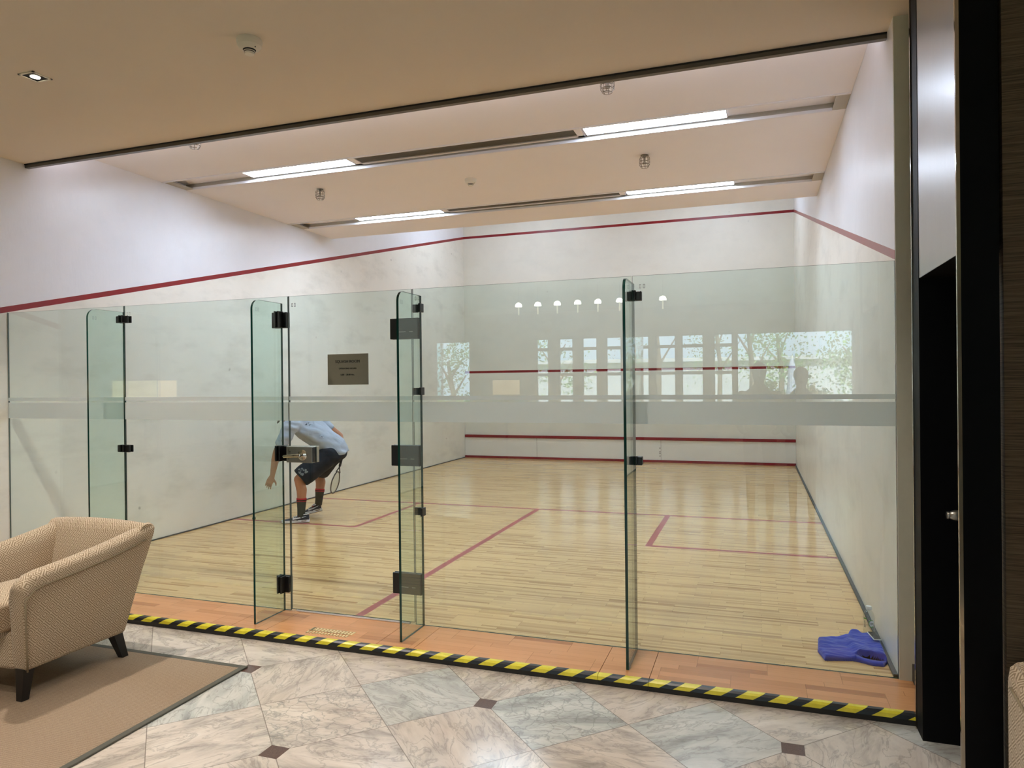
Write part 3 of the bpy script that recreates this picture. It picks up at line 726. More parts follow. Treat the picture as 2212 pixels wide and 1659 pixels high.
def armchair(name, label, loc, rz, group, flare=1.0):
    """origin on the floor between the legs; faces -Y; +X is the arm seen in the photo"""
    root = empty(name, (0, 0, 0), label, 'armchair', group)
    W, D = 0.0, 0.0
    def arm(s):
        # cross-sections from front to back: (y, z_bottom, z_top)
        st = []
        n = 14
        for i in range(n + 1):
            t = i / n
            yb = -0.315 + t * (0.600 + 0.16 * (1 - flare))       # foot of the arm
            yt = -0.385 + t * 0.830       # top of the arm leans out at the back
            zt = 0.650 + 0.055 * t + 0.075 * t * t
            if t < 0.12: zt -= 0.055 * (1 - t / 0.12) ** 2
            st.append((yb, yt, 0.150, zt))
        rings = []
        for yb, yt, zb, zt in st:
            ring = []
            xo = lambda f: s * (0.310 + 0.082 * (1 - flare) + 0.082 * flare * f)
            xi = lambda f: s * (0.205 + 0.070 * (1 - flare) + 0.070 * flare * f)
            yy = lambda f: yb + (yt - yb) * f
            zz = lambda f: zb + (zt - zb) * f
            for f in (0.0, 0.3, 0.6, 0.86): ring.append((xo(f), yy(f), zz(f)))
            cx = (xo(1) + xi(1)) / 2; r = abs(xo(1) - xi(1)) / 2
            for a in (0.15, 0.32, 0.5, 0.68, 0.85): ring.append((cx + s * r * math.cos(PI * a), yy(1), zz(0.90) + 0.058 * math.sin(PI * a)))
            for f in (0.86, 0.6, 0.3, 0.0): ring.append((xi(f), yy(f), zz(f)))
            rings.append(ring)
        m = MB(); m.loft(rings)
        o = m.build('arm', 'diamond_fabric', root)
        bv = o.modifiers.new('b', 'BEVEL'); bv.width = 0.022; bv.segments = 3; bv.limit_method = 'ANGLE'; bv.angle_limit = math.radians(50)
        for pl in o.data.polygons: pl.use_smooth = True
        boxuv(o)
        # piping along the outer top edge and down the front edge
        pts = [Vector(r[3]) + Vector((s * 0.004, 0, 0)) for r in rings]
        down = [Vector(rings[0][k]) + Vector((s * 0.004, 0.004, 0)) for k in (2, 1, 0)]
        m = MB(); m.tube(list(reversed(down)) + [p + Vector((0, 0.006, 0)) for p in pts[:1]] + pts[1:-1], 0.0048, 8); m.build('piping', 'piping_fabric', o, smooth=True)
    arm(1); arm(-1)
    # back: leans backwards, gently arched top
    rings = []; n = 16
    for i in range(n + 1):
        t = -1 + 2 * i / n; crown = 0.018 * (1 - t * t)
        ring = []
        for f, yo in ((0, 0.285), (0.35, 0.345), (0.7, 0.405), (0.93, 0.440)): ring.append(((0.275 + 0.100 * f) * t, yo, 0.150 + (0.752 + crown - 0.150) * f))
        for a in (0.15, 0.35, 0.5, 0.65, 0.85): ring.append((0.372 * t, 0.385 + 0.062 * math.cos(PI * a), 0.706 + crown + 0.064 * math.sin(PI * a)))
        for f, yo in ((0.93, 0.325), (0.7, 0.285), (0.35, 0.225), (0, 0.165)): ring.append(((0.275 + 0.100 * f) * t, yo - 0.020 * (1 - t * t), 0.150 + (0.748 + crown - 0.150) * f))
        rings.append(ring)
    m = MB(); m.loft(rings); o = m.build('backrest', 'diamond_fabric', root, smooth=True, angle=60); boxuv(o)
    m = MB(); m.box(-0.235, 0.235, -0.330, 0.22, 0.150, 0.345, bev=0.03, seg=3); o = m.build('seat_base', 'diamond_fabric', root, smooth=True, angle=40); boxuv(o)
    # seat cushion with crown
    m = MB(); bx = m.box(-0.205, 0.205, -0.405, 0.205, 0.350, 0.495)
    bmesh.ops.subdivide_edges(m.bm, edges=m.bm.edges[:], cuts=7, use_grid_fill=True)
    for v in m.bm.verts:
        x, y = v.co.x / 0.205, (v.co.y + 0.1) / 0.305
        if v.co.z > 0.42: v.co.z += 0.040 * max(0, 1 - x * x) * max(0, 1 - y * y) 
        k = max(0, abs(v.co.z - 0.4225) - 0.05) / 0.05
        v.co.x *= 1 - 0.02 * k; 
    o = m.build('seat_cushion', 'diamond_fabric', root); bv = o.modifiers.new('b', 'BEVEL'); bv.width = 0.02; bv.segments = 3; bv.limit_method = 'ANGLE'; bv.angle_limit = math.radians(50)
    for pl in o.data.polygons: pl.use_smooth = True
    boxuv(o)
    for sx in (-1, 1):
        for sy, ytop in ((-1, -0.285), (1, 0.245)):
            x = sx * 0.262; ybt = ytop + (0.055 if sy > 0 else -0.02)
            m = MB(); a, b = 0.030, 0.019
            top = [(x - a, ytop - a, 0.160), (x + a, ytop - a, 0.160), (x + a, ytop + a, 0.160), (x - a, ytop + a, 0.160)]
            x2 = x + sx * 0.006
            bot = [(x2 - b, ybt - b, 0.0), (x2 + b, ybt - b, 0.0), (x2 + b, ybt + b, 0.0), (x2 - b, ybt + b, 0.0)]
            m.loft([bot, top]); m.build('leg', 'black_wood', root)
    root.location = loc; root.rotation_euler = (0, 0, rz)
    return root
a1 = armchair('armchair', 'beige armchair with diamond pattern on the rug at left', (1.905, -1.195, RZT + 0.0015), 0.0, 'diamond patterned armchairs')
a2 = armchair('armchair', 'beige armchair with diamond pattern cut off at the right edge of the photo', (6.890, -1.76, GZ), 0.0, 'diamond patterned armchairs', 0.0)
a2.scale = (1.0, 1.0, 0.86)

# lobby downlight
def downlight(x, y, label, seen=True, power=70):
    r = empty('downlight', (x, y, LZ), label, 'downlight')
    s = 0.062
    m = MB()
    for q in ((-s, s, -s, -s + 0.012), (-s, s, s - 0.012, s), (-s, -s + 0.012, -s, s), (s - 0.012, s, -s, s)):
        m.box(x + q[0], x + q[1], y + q[2], y + q[3], LZ - 0.006, LZ - 0.0005)
    m.build('trim_frame', 'plastic_white', r)
    m = MB(); m.box(x - s + 0.012, x + s - 0.012, y - s + 0.012, y + s - 0.012, LZ - 0.003, LZ - 0.0006); m.build('well', 'black_lacquer', r)
    m = MB(); m.lathe([(0.002, 0), (0.026, 0), (0.026, -0.002), (0.002, -0.002)], (x, y, LZ - 0.003), n=28); m.build('lamp', 'downlight_glow', r)
    L = bpy.data.lights.new('downlight_beam', 'SPOT'); L.energy = power; L.color = (1.0, 0.92, 0.82); L.spot_size = math.radians(112); L.spot_blend = 0.7; L.shadow_soft_size = 0.03
    lo = bpy.data.objects.new('downlight_beam', L); COL.objects.link(lo); lo.location = (x, y, LZ - 0.03)
downlight(1.675, -1.015, 'small square recessed downlight glowing in the lobby ceiling at upper left', power=250)

def spot(x, y, power, size=110, col=(1.0, 0.92, 0.82)):
    L = bpy.data.lights.new('downlight_beam', 'SPOT'); L.energy = power; L.color = col; L.spot_size = math.radians(size); L.spot_blend = 0.7; L.shadow_soft_size = 0.03
    lo = bpy.data.objects.new('downlight_beam', L); COL.objects.link(lo); lo.location = (x, y, LZ - 0.02)
for x, y in ((4.85, -1.25), (3.3, -2.9), (5.0, -3.4), (1.2, -4.0), (-2.0, -1.5), (-2.5, -4.5)): spot(x, y, 124)

# lobby floor and table lamps behind the photographer, seen mirrored in the glass
def lamp(x, y, z, w, h, label):
    r = empty('table_lamp', (x, y, GZ), label, 'lamp')
    m = MB(); m.lathe([(0.11, 0), (0.11, 0.02), (0.02, 0.04), (0.02, z - GZ - 0.02)], (x, y, GZ), n=20); m.build('stand', 'black_wood', r)
    m = MB(); m.box(x - w / 2, x + w / 2, y - w / 4, y + w / 4, z, z + h); m.build('shade', 'lampshade_glow', r)
lamp(1.45, -8.0, 1.33, 0.44, 0.26, 'warm square lamp mirrored in the glass left of the front wall')
lamp(-7.0, -8.0, 1.31, 1.2, 0.36, 'wide warm lamp faintly mirrored in the left glass panel')
for i, x in enumerate((1.37, 1.76, 2.15, 2.55, 2.94, 3.35, 4.14)):
    r = empty('pendant_lamp', (x, -9.0, LZ), 'small white dome pendant mirrored in the glass above the front wall', 'lamp', 'row of dome pendants mirrored in the glass')
    m = MB(); m.lathe([(0.066, 0), (0.064, 0.03), (0.052, 0.058), (0.026, 0.076), (0.002, 0.080)], (x, -9.0, 3.02), n=20); m.build('dome', 'pendant_glow', r, smooth=True)
    m = MB(); m.lathe([(0.014, -0.16), (0.014, 0.0)], (x, -9.0, 3.02), n=10); m.build('stem', 'stem_glow', r)
    m = MB(); m.lathe([(0.004, 0.09), (0.004, LZ - 3.02)], (x, -9.0, 3.02), n=8); m.build('cord', 'black_fitting', r)

# window wall behind the photographer, with the garden outside
WY = -13.9; WZ0, WZ1 = 1.0, 2.70
wins = [(-2.75, -1.69), (0.21, 0.56), (0.83, 1.23), (1.46, 1.87), (2.09, 2.50), (2.82, 3.20), (3.35, 3.86), (3.99, 4.53), (4.76, 5.22), (5.30, 7.88)]
mb = MB(); xs = [-9.0]
for a, b in wins: xs += [a, b]
xs.append(10.0)
for i in range(0, len(xs), 2): mb.box(xs[i], xs[i + 1], WY - 0.15, WY, GZ, LZ)
for a, b in wins: mb.box(a, b, WY - 0.15, WY, GZ, WZ0); mb.box(a, b, WY - 0.15, WY, WZ1, LZ)
struct(mb.build('wall_back', 'lobby_wall'))
for i, (a, b) in enumerate(wins):
    m = MB(); t = 0.03
    m.box(a, a + t, WY - 0.10, WY - 0.04, WZ0, WZ1); m.box(b - t, b, WY - 0.10, WY - 0.04, WZ0, WZ1); m.box(a, b, WY - 0.10, WY - 0.04, WZ0, WZ0 + t); m.box(a, b, WY - 0.10, WY - 0.04, WZ1 - t, WZ1)
    if 0 < i < 9: m.box(a, b, WY - 0.10, WY - 0.04, 2.37, 2.45); m.box(a, b, WY - 0.10, WY - 0.04, 1.70, 1.78)
    w = struct(m.build('window_%d' % (i + 1), 'window_frame'))
mb = MB(); mb.quad([(-40, -60, GZ - 0.1), (40, -60, GZ - 0.1), (40, -14.3, GZ - 0.1), (-40, -14.3, GZ - 0.1)]); struct(mb.build('garden_ground', 'lawn'))
def tree(x, y, h, r, label, n=7, low=0.35):
    t = empty('garden_tree', (x, y, GZ - 0.1), label, 'tree', 'garden trees mirrored in the glass')
    m = MB(); m.tube([(x, y, GZ - 0.1), (x + .05, y, h * .4), (x - .1, y + .1, h * .75)], [.12, .09, .05], 8)
    for k in range(4):
        a = k * 1.7; m.tube([(x, y, h * (.35 + .08 * k)), (x + r * .5 * math.cos(a), y + r * .5 * math.sin(a), h * (.6 + .06 * k))], [.05, .02], 6)
    m.build('trunk', 'bark', t)
    m = MB()
    for k in range(n):
        c = Vector((x + random.uniform(-r, r) * .8, y + random.uniform(-r, r) * .6, h * random.uniform(low, 1.0)))
        for q in range(90):
            d = Vector((random.gauss(0, 1), random.gauss(0, 1), random.gauss(0, .8))).normalized() * r * random.uniform(.25, .6)
            p = c + d; s = random.uniform(.06, .16); u = Vector((random.gauss(0, 1), random.gauss(0, 1), random.gauss(0, 1))).normalized(); w = u.orthogonal().normalized() * s * .5
            m.quad([p, p + u * s * .5 + w * .6, p + u * s, p + u * s * .5 - w * .6])
    m.build('foliage', 'leaf', t)
for x, y, h, r, n, low in ((8.5, -17.2, 3.4, 1.0, 14, .2), (6.6, -23.5, 4.2, 1.5, 12, .25), (4.2, -29, 5.5, 1.8, 10, .3), (5.6, -20.5, 4.6, 1.2, 7, .5), (2.0, -25, 6, 1.8, 8, .5), (-3.6, -17.0, 3.0, 1.0, 14, .2), (10.5, -22, 4.5, 1.5, 10, .2), (7.2, -15.6, 1.6, .5, 9, .2), (6.0, -15.4, 1.3, .45, 8, .2), (-1.2, -21.0, 3.8, 1.2, 9, .2)):
    tree(x, y, h, r, 'leafy garden tree mirrored in the glass at right' if x > 5 else 'leafy garden tree mirrored in the glass over the front wall', n, low)
mb = MB(); mb.box(-8, 12, -42, -36, GZ - 0.1, 2.6); mb.box(-8, 12, -42.3, -35.7, 2.6, 2.8); struct(mb.build('garden_building', 'building'))
# parasol outside
ps = empty('parasol', (6.75, -18.2, GZ - 0.1), 'closed pale blue garden parasol mirrored in the glass at right', 'parasol')
m = MB(); m.lathe([(0.03, 0), (0.03, 2.4)], (6.75, -18.2, GZ - 0.1), n=10); m.build('pole', 'plastic_white', ps)
m = MB(); m.lathe([(0.16, 0.9), (0.20, 1.0), (0.13, 1.6), (0.10, 2.1), (0.02, 2.35)], (6.75, -18.2, GZ - 0.1), n=12); m.build('canopy', 'shirt', ps)

# ------------------------------------------------------------------ things on the court floor
# water bottle
bt = empty('water_bottle', (6.352, 0.605, 0), 'clear plastic water bottle with white cap against the right wall', 'bottle')
bx, by = 6.346, 0.605
m = MB(); m.lathe([(0.002, 0.001), (0.028, 0.001), (0.032, 0.006), (0.0325, 0.02), (0.030, 0.03), (0.0325, 0.04), (0.031, 0.05), (0.0325, 0.062), (0.0325, 0.12), (0.031, 0.132), (0.024, 0.150), (0.015, 0.160), (0.013, 0.163), (0.013, 0.166)], (bx, by, 0), n=32); m.build('bottle_body', 'bottle_plastic', bt, smooth=True)
m = MB(); m.lathe([(0.002, 0.165), (0.0165, 0.165), (0.017, 0.168), (0.017, 0.182), (0.0155, 0.185), (0.002, 0.185)], (bx, by, 0), n=28); m.build('cap', 'bottle_cap', bt, smooth=True, angle=40)
def arcpatch(m, a0, a1, z0, z1, r=0.0331, n=10):
    for k in range(n):
        p, q = a0 + (a1 - a0) * k / n, a0 + (a1 - a0) * (k + 1) / n
        m.quad([(bx + r * math.cos(p), by + r * math.sin(p), z0), (bx + r * math.cos(q), by + r * math.sin(q), z0), (bx + r * math.cos(q), by + r * math.sin(q), z1), (bx + r * math.cos(p), by + r * math.sin(p), z1)])
cam_a = math.atan2(-4.08 - by, 5.713 - bx)
m = MB(); arcpatch(m, cam_a + .05, cam_a + .85, 0.070, 0.108); lbl = m.build('label', 'label_white', bt)
m = MB()   # green ring of the label
ring = []
for k in range(15):
    t = math.radians(60 + 250 * k / 14); a = cam_a + 0.42 + 0.42 * math.cos(t) ; z = 0.089 + 0.021 * math.sin(t)
    ring.append((bx + 0.0335 * math.cos(a), by + 0.0335 * math.sin(a), z))
m.tube(ring, 0.0022, 6); arcpatch(m, cam_a - .95, cam_a - .35, 0.112, 0.120, 0.0332); m.build('green_mark', 'label_green', lbl)
m = MB()
for k in range(6): arcpatch(m, cam_a - .85 + .03 * (k % 2), cam_a - .55 - .03 * (k % 3), 0.064 + k * 0.0075, 0.068 + k * 0.0075, 0.0332, 3)
m.build('printed_text', 'label_ink', lbl); m = MB()
for k in range(4): arcpatch(m, cam_a + .28 + k * .13, cam_a + .36 + k * .13, 0.085, 0.093, 0.0338, 2)
m.build('printed_text', 'label_ink', lbl)
# crumpled blue garment
OUT = [(6.053, .46), (6.080, .476), (6.216, .511), (6.226, .560), (6.246, .588), (6.285, .560), (6.300, .542), (6.325, .556), (6.372, .530), (6.385, .50), (6.386, .467), (6.386, .306), (6.380, .193), (6.355, .134), (6.299, .132), (6.231, .165), (6.206, .172), (6.061, .131), (6.035, .257)]
def inside_d(x, y):
    n = len(OUT); ins = False; dm = 9
    for i in range(n):
        x1, y1 = OUT[i]; x2, y2 = OUT[(i + 1) % n]
        if (y1 > y) != (y2 > y) and x < (x2 - x1) * (y - y1) / (y2 - y1) + x1: ins = not ins
        dx, dy = x2 - x1, y2 - y1; t = max(0, min(1, ((x - x1) * dx + (y - y1) * dy) / (dx * dx + dy * dy)))
        dm = min(dm, math.hypot(x - x1 - t * dx, y - y1 - t * dy))
    return dm if ins else -dm
m = MB(); st = 0.0032; grid = {}
nx, ny = int(0.37 / st), int(0.50 / st)
def gh(x, y):
    d = inside_d(x, y)
    if d < 0: return None
    e = min(1, d / 0.018); e = math.sqrt(max(0, 1 - (1 - e) ** 2))
    p = Vector((x * 9, y * 17, 0.3)); w = mnoise.noise(p) * 0.010 + mnoise.noise(Vector((x * 22, y * 48, 1.1))) * 0.0045
    w += 0.010 * math.exp(-((x - 6.235 + (y - .3) * .15) / 0.022) ** 2)
    w += 0.012 * math.exp(-(((x - 6.27) / .05) ** 2 + ((y - .55) / .03) ** 2))
    h = 0.026 + w + 0.016 * (x > 6.2) * min(1, (x - 6.2) / .05)
    # opening near the front right edge: a sunk slit
    sx, sy = (x - 6.305) / 0.062, (y - (0.200 - (x - 6.305) * 0.20)) / 0.024
    k = sx * sx + sy * sy
    if sy < 0 and abs(sx) < 1.3: h = min(h, 0.020 + 0.010 * max(0, abs(sx) - 0.6))
    if k < 1.3:
        q = max(0.0, min(1.0, (k - 0.75) / 0.55)); q = q * q * (3 - 2 * q); h = 0.007 + (h - 0.007) * q
    elif k < 2.6 and sy > 0: h += 0.005 * (2.6 - k)
    return max(0.003, h * e)
for i in range(nx + 1):
    for j in range(ny + 1):
        x, y = 6.03 + i * st, 0.12 + j * st; h = gh(x, y)
        if h is not None: grid[i, j] = m.bm.verts.new((x, y, h))
for i in range(nx):
    for j in range(ny):
        ks = [(i, j), (i + 1, j), (i + 1, j + 1), (i, j + 1)]
        if all(k in grid for k in ks):
            f = m.bm.faces.new([grid[k] for k in ks])
            cx, cy = 6.03 + (i + .5) * st, 0.12 + (j + .5) * st
            sx, sy = (cx - 6.305) / 0.062, (cy - (0.200 - (cx - 6.305) * 0.20)) / 0.024
            if sx * sx + sy * sy < 0.9: f.material_index = 1
# skirt down to the floor all round
be = [e for e in m.bm.edges if len(e.link_faces) == 1]
r = bmesh.ops.extrude_edge_only(m.bm, edges=be)
for v in [g for g in r['geom'] if isinstance(g, bmesh.types.BMVert)]: v.co.z = 0.001
g = m.build('blue_garment', ['blue_cloth', 'sock_black'], smooth=True); tag(g, 'crumpled blue sports garment lying on the wood by the right wall', 'clothing')
# phone with a pale rim on the garment
ph = empty('phone', (6.358, .45, .045), 'small dark phone with pale rim lying on the blue garment', 'phone')
pm = Matrix.Translation((6.352, 0.445, 0.0615)) @ Matrix.Rotation(math.radians(12), 4, 'Z') @ Matrix.Rotation(math.radians(4), 4, 'X')
def tf(m): bmesh.ops.transform(m.bm, matrix=pm, verts=m.bm.verts)
m = MB(); m.box(-0.022, 0.022, -0.052, 0.052, -0.005, 0.003, bev=0.004); tf(m); m.build('case', 'phone_rim', ph)
m = MB(); m.box(-0.019, 0.019, -0.049, 0.049, 0.0025, 0.0042, bev=0.001); tf(m); m.build('screen', 'phone_glass', ph)
# ball
m = MB(); m.ell((0.265, 2.61, 0.0205), (0.020, 0.020, 0.020), seg=24, rings=16); tag(m.build('squash_ball', 'rubber_ball', smooth=True), 'small dark squash ball on the court floor by the left wall', 'ball')

# ------------------------------------------------------------------ the player
PO = Vector((0.97, 2.87, 0.0)); PF = Vector((-0.812, -0.583, 0)); PL = Vector((0.583, -0.812, 0))
def P(f, l, z): return PO + PF * f + PL * l + Vector((0, 0, z))
def ellring(c, axis, side, a, b, n=20):
    axis = Vector(axis).normalized(); s = (Vector(side) - axis * axis.dot(Vector(side))).normalized(); w = axis.cross(s)
    return [Vector(c) + s * a * math.cos(2 * PI * k / n) + w * b * math.sin(2 * PI * k / n) for k in range(n)]
def fan(m, rings):
    m.loft(rings, caps=True)
def fingers(m, wrist, d, up, thumb, L=0.18, curl=0.3, grip=False):
    """palm, four fingers and a thumb; d points from wrist to fingertips, up is the back of the hand"""
    d = d.normalized(); up = (up - d * up.dot(d)).normalized(); s = d.cross(up).normalized() * thumb
    pc = wrist + d * 0.048
    m.loft([ellring(wrist + d * t, d, s, a, b, 14) for t, a, b in ((-.01, .027, .021), (.02, .034, .019), (.055, .041, .017), (.085, .040, .014), (.093, .034, .010))])
    for i, (off, ln) in enumerate(((.031, .070), (.011, .080), (-.010, .074), (-.030, .058))):
        b = wrist + d * 0.086 + s * off; dirv = (d + s * off * 1.2).normalized(); pts = [b]; a = 0
        for k, seg in enumerate((.42, .32, .26)):
            a += curl * (1.0 + .25 * i * .3) * (1.2 if grip else 1)
            dv = (dirv * math.cos(a) - up * math.sin(a)); pts.append(pts[-1] + dv * ln * seg)
        for k in range(3): m.cap(pts[k], pts[k + 1], .0088 - .0012 * k, .0080 - .0012 * k, 10)
    b = wrist + d * 0.030 + s * .030; t1 = b + (d * .6 + s * .75 - up * .25).normalized() * .045; t2 = t1 + (d * .9 + s * .25 - up * .5).normalized() * .032
    m.cap(b, t1, .0125, .0105, 10); m.cap(t1, t2, .0100, .0080, 10)

person = empty('person', P(0.1, 0, 0), 'player in grey shirt and dark shorts bending down behind the glass door', 'person')
pel = P(-0.15, 0.0, 0.76); chest = P(0.14, -0.01, 1.06); neckb = P(0.23, 0.0, 1.19)
hipL, hipR = P(-0.11, 0.10, 0.74), P(-0.14, -0.10, 0.73)
kneeL, ankL = P(0.225, 0.14, 0.485), P(0.205, 0.15, 0.10)
kneeR, ankR = P(0.00, -0.30, 0.49), P(0.005, -0.26, 0.155)
shL, shR = P(0.31, 0.17, 1.08), P(0.03, -0.19, 1.17)
elL, wrL = P(0.455, 0.23, 0.815), P(0.505, 0.22, 0.545)
elR, wrR = P(-0.245, -0.25, 0.93), P(-0.262, -0.17, 0.745)
m = MB()
spine = (neckb - pel).normalized(); sd = (shL - shR); 
# torso of the body under the clothes
for t, a, b in ((0.0, .0, .0),): pass
m.loft([ellring(pel.lerp(neckb, t), spine, PL * (1 - t) + sd.normalized() * t, a, b) for t, a, b in ((-.08, .12, .10), (.05, .155, .115), (.3, .135, .10), (.6, .15, .11), (.85, .155, .10), (1.0, .09, .07))])
m.cap(shL, shR, .06, .06); m.cap(hipL, hipR, .10, .10)
for sh, el, wr in ((shL, elL, wrL), (shR, elR, wrR)):
    m.cap(sh, el, .052, .040); m.cap(el, el.lerp(wr, .35), .040, .042); m.cap(el.lerp(wr, .35), wr, .042, .026)
for hp, kn, an in ((hipL, kneeL, ankL), (hipR, kneeR, ankR)):
    m.cap(hp, kn, .088, .056); back = PF * -0.022
    m.cap(kn, kn.lerp(an, .32) + back, .054, .058); m.cap(kn.lerp(an, .32) + back, an, .057, .036)
# neck and head, dropped forward
head = P(0.322, 0.03, 1.212)
m.cap(neckb, neckb.lerp(head, .7), .056, .052)
hd = (PF * .55 + Vector((0, 0, -.75)) + PL * .05).normalized()         # direction of the gaze
hu = (PF * .80 + Vector((0, 0, .45))).normalized()                      # top of the skull
hq = Matrix((PL.cross(hu).cross(hu) * 0 + PL, hd, hu)).transposed().to_quaternion() if False else None
hs = hd.cross(hu).normalized(); hu = hs.cross(hd).normalized()
HM = Matrix((hs, hd, hu)).transposed(); HQ = HM.to_quaternion()
def hp(x, y, z): return head + hs * x + hd * y + hu * z
m.ell(hp(0, -0.005, .015), (.074, .092, .098), rot=HQ); m.ell(hp(0, .030, -.055), (.052, .055, .060), rot=HQ)
m.cap(hp(0, .085, .005), hp(0, .108, -.022), .009, .013)                # nose
for s in (-1, 1): m.ell(hp(s * .076, -.005, -.01), (.010, .020, .030), rot=HQ); m.ell(hp(s * .030, .076, .018), (.018, .014, .010), rot=HQ)
m.ell(hp(0, .082, -.058), (.024, .010, .006), rot=HQ); m.ell(hp(0, .083, -.068), (.020, .010, .006), rot=HQ)
hdL = P(0.56, 0.20, 0.42) - wrL
fingers(m, wrL, hdL, PL + PF * .3, -1, curl=0.22)
gripdir = P(-0.235, -0.13, 0.62) - wrR
fingers(m, wrR, gripdir + PF * -.02, PF * -1.0 + PL * .2, 1, curl=0.75, grip=True)
body = m.build('body', 'skin', person); remesh(body, 0.0055, 5, 0.5)
# eyes and hair
for s in (-1, 1):
    m = MB(); m.ell(hp(s * .030, .084, .018), (.011, .008, .006), rot=HQ); m.build('eye', 'shoe_white', person, smooth=True)
m = MB(); m.ell(hp(0, -.018, .030), (.084, .094, .094), rot=HQ); m.ell(hp(0, .045, .078), (.060, .050, .030), rot=HQ)
for k in range(46):
    a = random.uniform(-1, 1); b = random.uniform(-.4, 1)
    p0 = hp(.070 * a, .06 + .03 * b, .075 - .02 * abs(a)); m.cap(p0, p0 + hd * random.uniform(.02, .05) + Vector((0, 0, -.03)), .007, .003, 6)
    p1 = hp(.078 * (1 if a > 0 else -1), -.02 + .05 * b, .01 + .03 * a); m.cap(p1, p1 + Vector((0, 0, -random.uniform(.02, .05))), .007, .003, 6)
hr = m.build('hair', 'hair', person); remesh(hr, 0.005, 2, 0.4)
# shirt: loose torso and two sleeves, hollow below through its own thickness
m = MB()
bot = pel + spine * -0.02
m.loft([ellring(c, ax, sdv, a, b, 28) for c, ax, sdv, a, b in (
    (P(-0.195, -.01, .725), PF * .35 + Vector((0, 0, 1)), PL, .195, .155), (P(-0.165, -.01, .80), spine, PL, .198, .158), (P(-0.08, -.01, .885), spine, PL, .190, .150),
    (P(0.015, -.01, .965), spine, PL + sd.normalized() * .4, .188, .150), (P(0.105, -.01, 1.045), spine, sd, .192, .150), (P(0.185, 0, 1.115), spine, sd, .175, .125), (P(0.235, 0, 1.175), spine, sd, .10, .085))])
m.cap(shL, shR, .088, .080)
m.cap(shL, shL.lerp(elL, .62), .088, .074); m.cap(shR, shR.lerp(elR, .50), .078, .070)
m.cap(P(-0.25, -.02, .77), P(-0.10, .02, .74), .075, .060)
sh = m.build('shirt', 'shirt', person); remesh(sh, 0.008, 6, 0.5)
for v in sh.data.vertices:   # folds
    q = v.co; w = mnoise.noise(Vector(((q - PO).dot(PF) * 5 + q.z * 8, (q - PO).dot(PL) * 7, q.z * 16 - (q - PO).dot(PF) * 9))); 
    v.co += v.normal * (w * 0.018)
# shorts
m = MB()
m.loft([ellring(c, spine, PL, a, b, 24) for c, a, b in ((pel + spine * .09, .170, .130), (pel, .188, .150), (pel - spine * .09, .185, .150), (pel - spine * .13, .12, .10))])
eL = hipL.lerp(kneeL, .93); eR = hipR.lerp(kneeR, .86)
m.loft([ellring(hipL.lerp(kneeL, t), kneeL - hipL, PL, a, a, 20) for t, a in ((-.05, .120), (.4, .122), (.75, .118), (.95, .112))])
m.loft([ellring(hipR.lerp(kneeR, t), kneeR - hipR, PL, a, a, 20) for t, a in ((-.05, .120), (.4, .120), (.75, .116), (.92, .108))])
m.cap(hipL, hipR, .125, .125)
st_ = m.build('shorts', 'shorts', person); remesh(st_, 0.008, 4, 0.5)
for v in st_.data.vertices: v.co += v.normal * (mnoise.noise(v.co * 11) * 0.008)
m = MB()
for k in range(16):
    c = hipL.lerp(kneeL, random.uniform(.72, .9)); ax = (kneeL - hipL).normalized(); o1 = PF * random.uniform(.02, .10) + PL * random.uniform(.055, .085)
    dirn = (o1 - ax * o1.dot(ax)).normalized(); q = Vector((0, 1, 0)).rotation_difference(dirn)
    m.ell(c + dirn * .119, (random.uniform(.006, .016), .003, random.uniform(.006, .014)), rot=q, seg=8, rings=6)
m.build('printed_motif', 'shorts_print', st_)
